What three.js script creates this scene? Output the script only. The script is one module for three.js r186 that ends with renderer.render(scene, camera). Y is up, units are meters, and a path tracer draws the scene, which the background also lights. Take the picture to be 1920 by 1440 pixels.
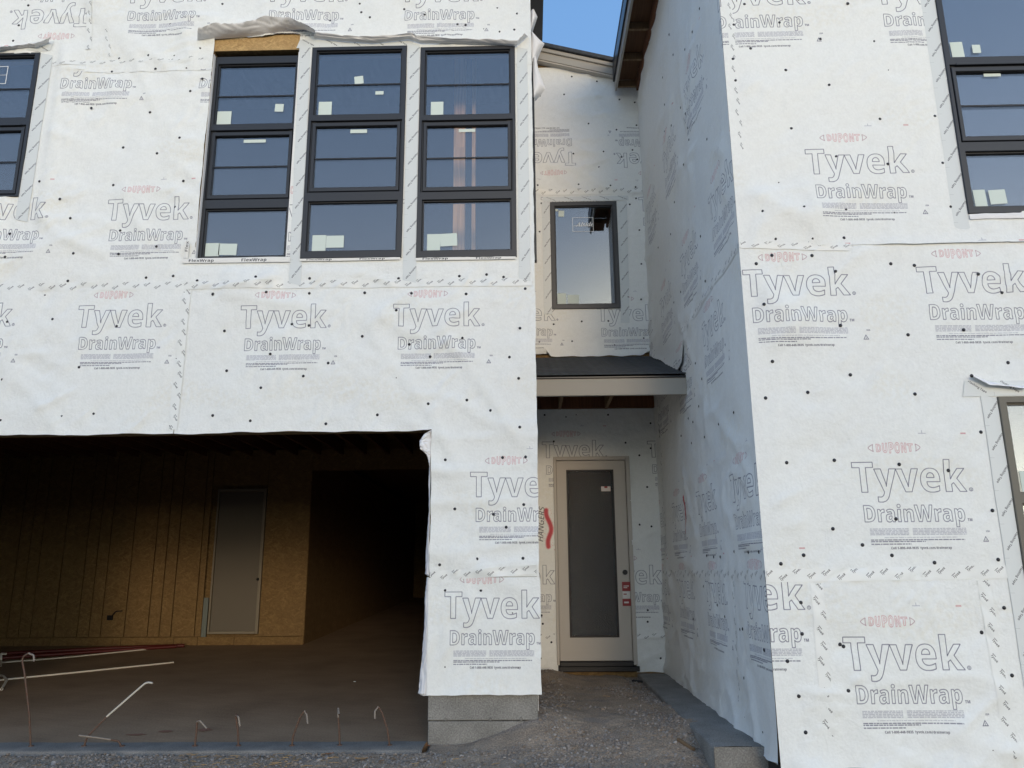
import * as THREE from 'three';
import { mergeGeometries, mergeVertices } from 'three/addons/utils/BufferGeometryUtils.js';
import { ImprovedNoise } from 'three/addons/math/ImprovedNoise.js';

// ------------------------------------------------------------------ camera, sky, sun, exposure
const scene = new THREE.Scene();
const FPX = 1470;                                   // focal length in pixels of a 1920 x 1440 frame
const camera = new THREE.PerspectiveCamera(2 * Math.atan(720 / FPX) * 180 / Math.PI, 4 / 3, 0.05, 2000);
camera.position.set(0, 1.5, 0);
camera.rotation.set(13.43 * Math.PI / 180, 1.2 * Math.PI / 180, -0.0075, 'YXZ');
camera.updateMatrixWorld(true);

const SUN_AZ = 12 * Math.PI / 180, SUN_EL = 9 * Math.PI / 180;   // azimuth from +z (behind the camera) towards +x
const sunDir = new THREE.Vector3(Math.sin(SUN_AZ) * Math.cos(SUN_EL), Math.sin(SUN_EL), Math.cos(SUN_AZ) * Math.cos(SUN_EL));
{
  const W = 1024, H = 512, px = new Float32Array(W * H * 4);
  for (let j = 0; j < H; j++) for (let i = 0; i < W; i++) {
    const lat = ((j + 0.5) / H - 0.5) * Math.PI, lon = ((i + 0.5) / W - 0.5) * 2 * Math.PI;
    const x = Math.cos(lat) * Math.cos(lon), y = Math.sin(lat), z = Math.cos(lat) * Math.sin(lon);
    const el = Math.max(0, y), elr = Math.asin(Math.min(1, el)) * 180 / Math.PI;
    const d = x * sunDir.x + y * sunDir.y + z * sunDir.z;          // towards the sunset glow
    const hz = Math.hypot(x, z) || 1, ca = (x * Math.sin(0.56) + z * Math.cos(0.56)) / hz;   // the bright side of the evening sky
    const az = Math.pow(0.5 + 0.5 * ca, 1.5);
    const e1 = Math.exp(-elr / 7), e2 = Math.exp(-elr / 26);
    let c = [0.122 + 0.32 * e2, 0.34 + 0.30 * e2, 0.74 + 0.20 * e2];           // clear blue, paler low down
    const g = [4.5, 4.0, 2.3], m = [1.06, 1.13, 1.25];
    for (let k = 0; k < 3; k++) c[k] += az * (g[k] * e1 + m[k] * 0.9 * e2) + 1.0 * g[k] * Math.exp((d - 1) * 70);
    if (y < 0) { const f = Math.min(1, -y * 12); c = c.map((v, k) => v * (1 - f) + [0.10, 0.09, 0.08][k] * f); }
    px.set([c[0], c[1], c[2], 1], (j * W + i) * 4);
  }
  const t = new THREE.DataTexture(px, W, H, THREE.RGBAFormat, THREE.FloatType);
  t.mapping = THREE.EquirectangularReflectionMapping; t.magFilter = t.minFilter = THREE.LinearFilter; t.needsUpdate = true;
  scene.background = t; scene.environment = t; scene.environmentIntensity = 1; scene.backgroundIntensity = 1;
}
const sun = new THREE.DirectionalLight(0xffdcba, 0.95);
sun.position.copy(sunDir).multiplyScalar(60); sun.target.position.set(0, 2, -7);
sun.castShadow = true; sun.shadow.radius = 24; sun.shadow.mapSize.set(2048, 2048);
Object.assign(sun.shadow.camera, { left: -20, right: 20, top: 20, bottom: -20, near: 1, far: 160 });
scene.add(sun, sun.target);

const renderer = new THREE.WebGLRenderer({ antialias: true });
renderer.toneMapping = THREE.LinearToneMapping;
renderer.toneMappingExposure = 0.97;
renderer.shadowMap.enabled = true; renderer.shadowMap.type = THREE.PCFSoftShadowMap;
renderer.setSize(1024, 768);

// ------------------------------------------------------------------ helpers
let seed = 7;
const rnd = () => { seed = (seed * 1664525 + 1013904223) >>> 0; return seed / 4294967296; };
const rr = (a, b) => a + (b - a) * rnd();
const inoise = new ImprovedNoise();
const nz = (x, y, z = 0) => inoise.noise(x + 100, y + 100, z + 50);
const lerp = (a, b, t) => a + (b - a) * t;
const clamp = (v, a, b) => Math.max(a, Math.min(b, v));
const smooth = (a, b, v) => { const t = clamp((v - a) / (b - a), 0, 1); return t * t * (3 - 2 * t); };
const used = {};
function numbered(n) { const k = used[n] = (used[n] ?? -1) + 1; return k ? `${n}_${String(k).padStart(3, '0')}` : n; }
// survey of the photograph: a sight line met with a wall plane gives a place on that wall
function ray(u, v) { return new THREE.Vector3((u - 960) / FPX, -(v - 720) / FPX, -1).transformDirection(camera.matrixWorld); }
function onZ(u, v, z) { const d = ray(u, v), t = (z - camera.position.z) / d.z; return camera.position.clone().addScaledVector(d, t); }
function onX(u, v, x) { const d = ray(u, v), t = (x - camera.position.x) / d.x; return camera.position.clone().addScaledVector(d, t); }
function onY(u, v, y) { const d = ray(u, v), t = (y - camera.position.y) / d.y; return camera.position.clone().addScaledVector(d, t); }

function thing(name, label, category, pos = [0, 0, 0], group) {
  const o = new THREE.Group(); o.name = numbered(name); o.position.set(...pos);
  o.userData = { label, category }; if (group) o.userData.group = group;
  scene.add(o); return o;
}
function mesh(name, geo, mat, parent = scene) {
  const m = new THREE.Mesh(Array.isArray(geo) ? join(geo) : geo, mat);
  m.name = parent === scene ? numbered(name) : name;
  m.castShadow = m.receiveShadow = true; parent.add(m); return m;
}
function tag(o, label, category, group) { Object.assign(o.userData, { label, category }); if (group) o.userData.group = group; return o; }
function group(name, parent) { const g = new THREE.Group(); g.name = name; parent.add(g); return g; }
function join(list) {
  return mergeGeometries(list.map(g => { const q = g.index ? g.toNonIndexed() : g; for (const k of Object.keys(q.attributes)) if (!['position', 'normal', 'uv'].includes(k)) q.deleteAttribute(k); return q; }));
}
// chamfered box between two corners; uv in metres
function bx(x0, x1, y0, y1, z0, z1, b = 0.003) {
  const w = x1 - x0, h = y1 - y0, d = z1 - z0; b = Math.min(b, w / 4, h / 4, d / 4);
  const s = new THREE.Shape(); s.moveTo(x0 + b, y0 + b); s.lineTo(x1 - b, y0 + b); s.lineTo(x1 - b, y1 - b); s.lineTo(x0 + b, y1 - b); s.closePath();
  const g = new THREE.ExtrudeGeometry(s, { depth: d - 2 * b, bevelEnabled: true, bevelSize: b, bevelThickness: b, bevelSegments: 1 });
  g.translate(0, 0, z0 + b); return g;
}
// rectangle with rectangular holes, extruded in z
function plate(x0, x1, y0, y1, holes, z0, z1, b = 0) {
  const s = new THREE.Shape(); s.moveTo(x0 + b, y0 + b); s.lineTo(x1 - b, y0 + b); s.lineTo(x1 - b, y1 - b); s.lineTo(x0 + b, y1 - b); s.closePath();
  for (const [a, c, e, f] of holes) { const p = new THREE.Path(); p.moveTo(a - b, e - b); p.lineTo(a - b, f + b); p.lineTo(c + b, f + b); p.lineTo(c + b, e - b); p.closePath(); s.holes.push(p); }
  const g = new THREE.ExtrudeGeometry(s, { depth: z1 - z0 - 2 * b, bevelEnabled: b > 0, bevelSize: b, bevelThickness: b, bevelSegments: 1 });
  g.translate(0, 0, z0 + b); return g;
}
function poly(pts, holes, z0, z1) { const s = new THREE.Shape(pts.map(q => new THREE.Vector2(...q))); for (const [a, c, e, f] of holes) { const p = new THREE.Path(); p.moveTo(a, e); p.lineTo(a, f); p.lineTo(c, f); p.lineTo(c, e); p.closePath(); s.holes.push(p); } const g = new THREE.ExtrudeGeometry(s, { depth: z1 - z0, bevelEnabled: false }); g.translate(0, 0, z0); return g; }
// same, in a plane of constant x: the drawing's x runs along +z, its thickness along +x
function plateX(z0, z1, y0, y1, holes, x0, x1) { const g = plate(-z1, -z0, y0, y1, holes, x0, x1); g.rotateY(Math.PI / 2); return g; }
function tube(pts, r, seg = 24, rad = 7, closed = false) { return new THREE.TubeGeometry(new THREE.CatmullRomCurve3(pts.map(p => p.isVector3 ? p : new THREE.Vector3(...p)), closed, 'catmullrom', 0.2), seg, r, rad, closed); }
// smooth surface through a grid of points f(i/n, j/m)
function surf(n, m, f, uvf) {
  const pos = [], uv = [], idx = [];
  for (let j = 0; j <= m; j++) for (let i = 0; i <= n; i++) { const p = f(i / n, j / m); pos.push(p.x, p.y, p.z); const q = uvf ? uvf(i / n, j / m, p) : [p.x, p.y]; uv.push(q[0], q[1]); }
  for (let j = 0; j < m; j++) for (let i = 0; i < n; i++) { const a = j * (n + 1) + i, b = a + 1, c = a + n + 1, d = c + 1; idx.push(a, b, d, a, d, c); }
  const g = new THREE.BufferGeometry(); g.setAttribute('position', new THREE.Float32BufferAttribute(pos, 3)); g.setAttribute('uv', new THREE.Float32BufferAttribute(uv, 2)); g.setIndex(idx); g.computeVertexNormals(); return g;
}
const along = (pts, t) => { const f = clamp(t, 0, 1) * (pts.length - 1), i = Math.min(pts.length - 2, Math.floor(f)); return pts[i].clone().lerp(pts[i + 1], f - i); };

// ------------------------------------------------------------------ textures
function tex(canvas, repeat, srgb = true) {
  const t = new THREE.CanvasTexture(canvas); if (srgb) t.colorSpace = THREE.SRGBColorSpace;
  if (repeat) { t.wrapS = t.wrapT = THREE.RepeatWrapping; t.repeat.set(...repeat); }
  return t;
}
function grid(n, f, repeat, srgb) {     // tiling texture computed per pixel; f returns [r,g,b] 0..255 or one grey
  const d = new Uint8Array(n * n * 4);
  for (let j = 0; j < n; j++) for (let i = 0; i < n; i++) { let c = f(i / n, j / n); if (typeof c === 'number') c = [c, c, c]; const k = (j * n + i) * 4; d[k] = clamp(c[0], 0, 255); d[k + 1] = clamp(c[1], 0, 255); d[k + 2] = clamp(c[2], 0, 255); d[k + 3] = 255; }
  const t = new THREE.DataTexture(d, n, n); t.wrapS = t.wrapT = THREE.RepeatWrapping; t.magFilter = THREE.LinearFilter; t.minFilter = THREE.LinearMipmapLinearFilter; t.generateMipmaps = true;
  if (srgb) t.colorSpace = THREE.SRGBColorSpace; if (repeat) t.repeat.set(...repeat); t.needsUpdate = true; return t;
}
// periodic gradient noise
const perm = new Uint8Array(512); { const p = [...Array(256).keys()]; for (let i = 255; i > 0; i--) { const j = Math.floor(rnd() * (i + 1)); [p[i], p[j]] = [p[j], p[i]]; } for (let i = 0; i < 512; i++) perm[i] = p[i & 255]; }
function pn(x, y, P, s = 0) {
  const xi = Math.floor(x), yi = Math.floor(y), xf = x - xi, yf = y - yi, u = xf * xf * xf * (xf * (xf * 6 - 15) + 10), v = yf * yf * yf * (yf * (yf * 6 - 15) + 10);
  const g = (a, b, fx, fy) => { const h = perm[(perm[(((a % P) + P) % P + s) & 255] + ((b % P) + P) % P) & 255] * 0.02454; return Math.cos(h) * fx + Math.sin(h) * fy; };
  return lerp(lerp(g(xi, yi, xf, yf), g(xi + 1, yi, xf - 1, yf), u), lerp(g(xi, yi + 1, xf, yf - 1), g(xi + 1, yi + 1, xf - 1, yf - 1), u), v) * 1.5;
}
const fbm = (u, v, P, o, s = 0) => { let a = 0, k = 1, t = 0; for (let i = 0; i < o; i++) { a += k * pn(u * P, v * P, P, s + i * 17); t += k; k *= 0.5; P *= 2; } return a / t; };
const ridged = (u, v, P, s) => 1 - Math.abs(pn(u * P, v * P, P, s));

// crinkled sheet relief, 1.6 m tile
const crinkle = (() => {
  const n = 1024, H = new Float32Array(n * n);
  // creases: short gently bent folds of many sizes, each a sharp ridge with a softer far side
  for (let k = 0; k < 620; k++) {
    const L = 18 + 190 * Math.pow(rnd(), 2.6), a0 = rnd() < 0.55 ? rr(0.3, 1.2) : rr(0, 3.14), bend = rr(-0.004, 0.004), w = rr(2.2, 4.5) * (0.7 + L / 160), amp = rr(6, 20) * (0.6 + L / 260) * (rnd() < 0.35 ? -1 : 1);
    let x = rnd() * n, y = rnd() * n, a = a0;
    for (let q = 0; q < L; q += 1.5) {
      a += bend; x += Math.cos(a) * 1.5; y += Math.sin(a) * 1.5; const f = Math.sin(Math.PI * q / L) * amp * 0.42, R = Math.ceil(w * 3);
      // one line of the cross section at a time
      for (let o = -R; o <= R; o++) { const xi = ((Math.round(x - Math.sin(a) * o) % n) + n) % n, yi = ((Math.round(y + Math.cos(a) * o) % n) + n) % n; H[yi * n + xi] += f * (o < 0 ? Math.exp(o / (w * 1.6)) : Math.exp(-o * o / (w * w * 0.5))) * 1.25; }
    }
  }
  return grid(n, (u, v) => 118 + clamp(H[Math.floor(v * n) * n + Math.floor(u * n)], -80, 100) + 16 * fbm(u, v, 7, 3, 5) + 11 * fbm(u, v, 34, 2, 8) + 6 * fbm(u, v, 100, 2, 60));
})();
const wrapBump = (w, h) => { const t = crinkle.clone(); t.repeat.set(w / 1.7, h / 1.7); t.needsUpdate = true; return t; };

const FT = 'sans-serif';
// metres-to-canvas drawing; y up in metres
function board(x0, x1, y0, y1, w, h, base) {
  const c = document.createElement('canvas'); c.width = w; c.height = h; const g = c.getContext('2d');
  g.fillStyle = base; g.fillRect(0, 0, w, h);
  const kx = w / (x1 - x0), ky = h / (y1 - y0);
  return { c, g, kx, ky, x0, x1, y0, y1, at(x, y, u = 300, rot = 0) { g.setTransform(kx / u, 0, 0, ky / u, (x - x0) * kx, (y1 - y) * ky); if (rot) g.rotate(rot); } };
}
function mottle(b, amt) {
  const { c, g } = b, w = c.width, h = c.height; g.setTransform(1, 0, 0, 1, 0, 0);
  const im = g.getImageData(0, 0, w, h), d = im.data;
  for (let j = 0; j < h; j++) for (let i = 0; i < w; i++) {
    const x = b.x0 + i / b.kx, y = b.y1 - j / b.ky, k = (j * w + i) * 4;
    const f = amt * (pn(x * 55, y * 40, 4096, 3) * 0.9 + pn(x * 17, y * 17, 4096, 8) * 0.7 + pn(x * 130, y * 130, 8192, 12) * 0.8);
    const st = 5 * smooth(0.28, 0.6, pn(x * 1.3, y * 2.1, 4096, 21)) * (0.6 + pn(x * 30, y * 30, 4096, 22));
    d[k] += f - st * 0.5; d[k + 1] += f - st * 0.8; d[k + 2] += f - st * 1.4;
  }
  g.putImageData(im, 0, 0);
}
// fit a word in the given font between x and x+w with the given cap height (canvas units), outlined or filled
function word(g, s, x, y, w, cap, style, lw, fill) {
  g.save(); const F = 200; g.font = `bold ${F}px ${FT}`; const mw = g.measureText(s).width, sx = w / mw, sy = cap / (F * 0.714);
  g.translate(x, y); g.scale(sx, sy); if (fill) { g.fillStyle = style; g.fillText(s, 0, 0); }
  else {
    g.restore(); g.save(); g.translate(x, y);
    // outline with an even pen: the scale belongs to the letters, not to the line
    g.font = `bold ${F}px ${FT}`; g.scale(sx, sy); g.lineWidth = lw / Math.sqrt(sx * sy); g.strokeStyle = style; g.lineJoin = 'round'; g.strokeText(s, 0, 0);
  }
  g.restore();
}
const WORD_W = 0.80, SPACING = 1.365;
// one printed block; (x, y) = top left of the big T
function logo(b, x, y, flip = false) {
  const g = b.g, U = 300, W = WORD_W * U; g.save(); b.at(x, y, U, flip ? Math.PI : 0);
  const ink = 'rgba(54,54,76,0.88)', thin = 'rgba(96,96,120,0.5)', red = 'rgba(184,100,106,0.55)';
  // name in an oval: letters grow towards the middle
  const L = [...'DUPONT'], hs = [0.066, 0.083, 0.093, 0.093, 0.083, 0.066], cx = 0.395 * W, cy = -0.13 * W, lw = 0.056 * W;
  L.forEach((s, i) => word(g, s, cx + (i - 3) * lw + 0.002 * W, cy + hs[i] * W * 0.5, lw * 0.93, hs[i] * W, red, 1.25));
  g.strokeStyle = 'rgba(130,84,98,0.66)'; g.lineWidth = 1.2;
  for (const s of [-1, 1]) { g.beginPath(); g.moveTo(cx + s * 0.188 * W, cy - 0.032 * W); g.quadraticCurveTo(cx + s * 0.226 * W, cy - 0.014 * W, cx + s * 0.232 * W, cy); g.quadraticCurveTo(cx + s * 0.226 * W, cy + 0.014 * W, cx + s * 0.188 * W, cy + 0.032 * W); g.quadraticCurveTo(cx + s * 0.198 * W, cy, cx + s * 0.188 * W, cy - 0.032 * W); g.stroke(); }
  word(g, 'Tyvek', -0.004 * W, 0.266 * W, 1.004 * W, 0.266 * W, ink, 1.5);
  g.beginPath(); g.arc(1.035 * W, 0.25 * W, 0.014 * W, 0, 7); g.lineWidth = 1; g.strokeStyle = ink; g.stroke(); word(g, 'R', 1.029 * W, 0.258 * W, 0.012 * W, 0.016 * W, ink, 1, true);
  word(g, 'DrainWrap', 0.05 * W, 0.53 * W, 0.905 * W, 0.142 * W, ink, 1.3);
  word(g, 'TM', 0.965 * W, 0.53 * W, 0.045 * W, 0.024 * W, ink, 1, true);
  // columns of small print
  const line = (a, z, yy, t, c) => { g.fillStyle = c; let p = a * W; const s0 = seed; while (p < z * W) { const q = Math.min(z * W, p + rr(0.012, 0.05) * W); g.fillRect(p, yy * W, q - p, t); p = q + 0.006 * W; } };
  for (let k = 0; k < 5; k++) { line(0.1, 0.44, 0.588 + k * 0.0125, 1.5, thin); line(0.475, 0.94, 0.588 + k * 0.0125, 1.5, thin); }
  line(0.22, 0.86, 0.664, 1.1, thin); line(0.1, 0.92, 0.684, 1.5, ink); line(0.1, 0.58, 0.698, 1.5, ink); line(0.1, 0.45, 0.72, 1.5, ink);
  word(g, 'Call 1-800-448-9835  tyvek.com/drainwrap', 0.27 * W, 0.765 * W, 0.53 * W, 0.02 * W, 'rgba(50,50,60,0.95)', 1, true);
  // recycling triangle
  g.strokeStyle = ink; g.lineWidth = 1.2; g.beginPath(); g.moveTo(1.1 * W, 0.665 * W); g.lineTo(1.122 * W, 0.705 * W); g.lineTo(1.078 * W, 0.705 * W); g.closePath(); g.stroke(); word(g, '2', 1.095 * W, 0.702 * W, 0.01 * W, 0.016 * W, ink, 1, true);
  word(g, 'USA', 1.11 * W, 0.625 * W, 0.035 * W, 0.014 * W, ink, 1, true);
  // register marks half way up
  g.fillStyle = red; g.fillRect(1.0 * W, -0.26 * W, 0.05 * W, 3); g.strokeStyle = thin; g.beginPath(); g.moveTo(0.62 * W, -0.258 * W); g.lineTo(0.69 * W, -0.258 * W); g.moveTo(0.655 * W, -0.258 * W); g.lineTo(0.655 * W, -0.285 * W); g.stroke();
  g.restore();
}

// ------------------------------------------------------------------ materials
const M = {};
const std = (o) => new THREE.MeshStandardMaterial(o), phy = (o) => new THREE.MeshPhysicalMaterial(o);
M.frame = phy({ color: 0x1d2026, roughness: 0.42, clearcoat: 0.15, clearcoatRoughness: 0.4 });
M.tan = phy({ color: 0x625f56, roughness: 0.5 });
M.glass = phy({ color: 0xffffff, roughness: 0.0, transmission: 1, thickness: 0, ior: 2.33, specularIntensity: 1 });
M.glassInner = phy({ color: 0xffffff, roughness: 0.0, transmission: 1, thickness: 0, ior: 1.7 });
M.glassPlain = phy({ color: 0xffffff, roughness: 0.0, transmission: 1, thickness: 0, ior: 2.33 });
M.glassCool = phy({ color: 0xffffff, roughness: 0.0, transmission: 1, thickness: 0, ior: 2.33 });
M.sticker = std({ color: 0xcdd9d2, roughness: 0.7 });
M.logoInk = std({ color: 0xe6eaec, roughness: 0.6 });
M.nail = phy({ color: 0x101420, roughness: 0.35 });
const concreteT = grid(512, (u, v) => { const p = Math.pow(clamp(ridged(u, v, 22, 4) * 1.0 - 0.93, 0, 1) * 14, 2) * 20; return [0, 1, 2].map(k => 148 - 2 * k + 26 * fbm(u, v, 4, 4, 7) + 22 * pn(u * 90, v * 90, 90, 3) - p); }, [1, 1], true);
const concreteB = grid(512, (u, v) => 128 + 60 * fbm(u, v, 24, 3, 9) - 90 * smooth(0.42, 0.62, pn(u * 40, v * 40, 40, 14)), [1, 1]);
M.concrete = std({ map: concreteT, bumpMap: concreteB, bumpScale: 0.004, color: 0xdcdcd7, roughness: 0.93 });
M.slabEdge = std({ map: concreteT, bumpMap: concreteB, bumpScale: 0.004, color: 0xd2cfc8, roughness: 0.9 });
const floorT = grid(1024, (u, v) => { const d = fbm(u, v, 5, 5, 2), w = smooth(0.05, 0.4, fbm(u + 0.2, v, 3, 3, 77)), s = pn(u * 6 + 6 * v, v * 60 - u * 24, 60, 8); return [148 + 16 * d + 5 * s - 9 * w, 123 + 15 * d + 5 * s - 8 * w, 97 + 13 * d + 4 * s - 7 * w].map(x => x + 10 * pn(u * 180, v * 180, 180, 5)); }, [1 / 3, 1 / 3], true);
M.dustyFloor = std({ map: floorT, bumpMap: concreteB, bumpScale: 0.003, roughness: 0.88 });
function osbTexture() {
  const n = 1024, c = document.createElement('canvas'); c.width = c.height = n; const g = c.getContext('2d'); g.fillStyle = '#a8895c'; g.fillRect(0, 0, n, n);
  for (let k = 0; k < 5200; k++) {
    const x = rnd() * n, y = rnd() * n, a = rr(-0.9, 0.9) + (rnd() < 0.25 ? 1.57 : 0), l = rr(24, 110), w = rr(5, 22), t = rnd();
    g.fillStyle = `rgba(${lerp(146, 212, t) | 0},${lerp(118, 180, t) | 0},${lerp(76, 126, t) | 0},${rr(0.2, 0.55)})`;
    for (const dx of [-n, 0, n]) for (const dy of [-n, 0, n]) { if (x + dx < -120 || x + dx > n + 120 || y + dy < -120 || y + dy > n + 120) continue; g.setTransform(Math.cos(a), Math.sin(a), -Math.sin(a), Math.cos(a), x + dx, y + dy); g.beginPath(); g.moveTo(-l / 2, -w / 2 + rr(-2, 2)); g.lineTo(l / 2, -w / 2 + 2); g.lineTo(l / 2 - 5, w / 2); g.lineTo(-l / 2 + 4, w / 2 - 2); g.closePath(); g.fill(); }
  }
  return c;
}
const osbC = osbTexture();
M.osb = std({ map: tex(osbC, [0.85, 0.85]), roughness: 0.85, color: 0xb8b4ae });
M.osbFresh = std({ map: tex(osbC, [1.3, 1.3]), roughness: 0.8 });
M.osbDark = std({ map: tex(osbC, [0.85, 0.85]), color: 0xb4b0aa, roughness: 0.9 });
const woodT = grid(512, (u, v) => { const g = pn(u * 60 + 2 * pn(u * 3, v * 3, 3, 8), v * 3, 60, 3), k = pn(u * 8, v * 2, 8, 6); return [186 + 22 * g + 16 * k, 150 + 20 * g + 14 * k, 108 + 17 * g + 10 * k]; }, [1, 0.5], true);
M.wood = std({ map: woodT, roughness: 0.8 });
M.greyWood = std({ map: woodT, color: 0xa4a6ac, roughness: 0.85 });
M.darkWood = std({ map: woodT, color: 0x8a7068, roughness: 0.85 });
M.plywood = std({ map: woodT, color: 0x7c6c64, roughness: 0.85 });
M.fascia = std({ color: 0x9a958b, roughness: 0.6, bumpMap: crinkle, bumpScale: 0.0006 });
M.door = std({ color: 0xb5b0a8, roughness: 0.55 });
M.paint = std({ color: 0xb4ada2, roughness: 0.6 });
M.manFrame = std({ color: 0x857e70, roughness: 0.6 });
M.manDoor = std({ color: 0x6a645a, roughness: 0.6 });
M.blackMetal = std({ color: 0x14161b, roughness: 0.5, metalness: 0.2 });
M.gutter = phy({ color: 0x15181f, roughness: 0.35 });
const shingT = grid(512, (u, v) => { const s = pn(u * 14, v * 3, 14, 4); return [0, 1, 2].map(k => 62 + 3 * k + 16 * s + 34 * pn(u * 170, v * 170, 170, 4 + k)); }, [1, 1], true);
M.shingle = std({ map: shingT, roughness: 0.95 });
const rustT = grid(128, (u, v) => { const r = fbm(u, v, 6, 3, 3); return r > 0 ? [96 + 60 * r, 62 + 40 * r, 44 + 20 * r] : [92, 84, 76]; }, [4, 4], true);
M.rebar = std({ map: rustT, roughness: 0.75, metalness: 0.3 });
M.barTip = std({ color: 0x857b70, roughness: 0.6, metalness: 0.2 });
M.rebarPale = std({ color: 0xb9b3a6, roughness: 0.6, metalness: 0.1 });
M.pvc = std({ color: 0xd8d2c6, roughness: 0.45 });
M.redPipe = std({ color: 0x551412, roughness: 0.5 });
M.damp = std({ map: concreteT, bumpMap: concreteB, bumpScale: 0.004, color: 0x5a5750, roughness: 0.95 });
M.dark = std({ color: 0x191b20, roughness: 0.9 });
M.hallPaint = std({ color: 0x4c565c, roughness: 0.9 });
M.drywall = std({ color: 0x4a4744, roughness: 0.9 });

// ------------------------------------------------------------------ wrap sheets
const ZL = -6.87, ZR = -5.70, ZB = -10.10, XS = 1.655;   // planes of the left front, right front, entry back wall, side wall
const planes = {
  left: { to: (a, b, o) => new THREE.Vector3(a, b, ZL + o), from: (u, v) => { const p = onZ(u, v, ZL); return [p.x, p.y]; }, rect: [-5.6, 0.12, 0.4, 7.7], size: [2048, 2048], s: 1 },
  right: { to: (a, b, o) => new THREE.Vector3(a, b, ZR + o), from: (u, v) => { const p = onZ(u, v, ZR); return [p.x, p.y]; }, rect: [1.6, 4.6, 0.1, 6.7], size: [1200, 2048], s: 2 },
  back: { to: (a, b, o) => new THREE.Vector3(a, b, ZB + o), from: (u, v) => { const p = onZ(u, v, ZB); return [p.x, p.y]; }, rect: [0, 1.7, 0.2, 8.7], size: [640, 2048], s: 3 },
  side: { to: (a, b, o) => new THREE.Vector3(XS - o, b, a), from: (u, v) => { const p = onX(u, v, XS); return [p.z, p.y]; }, rect: [-10.15, -5.65, 0.1, 8.3], size: [1600, 2048], s: 4 },
};
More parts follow.
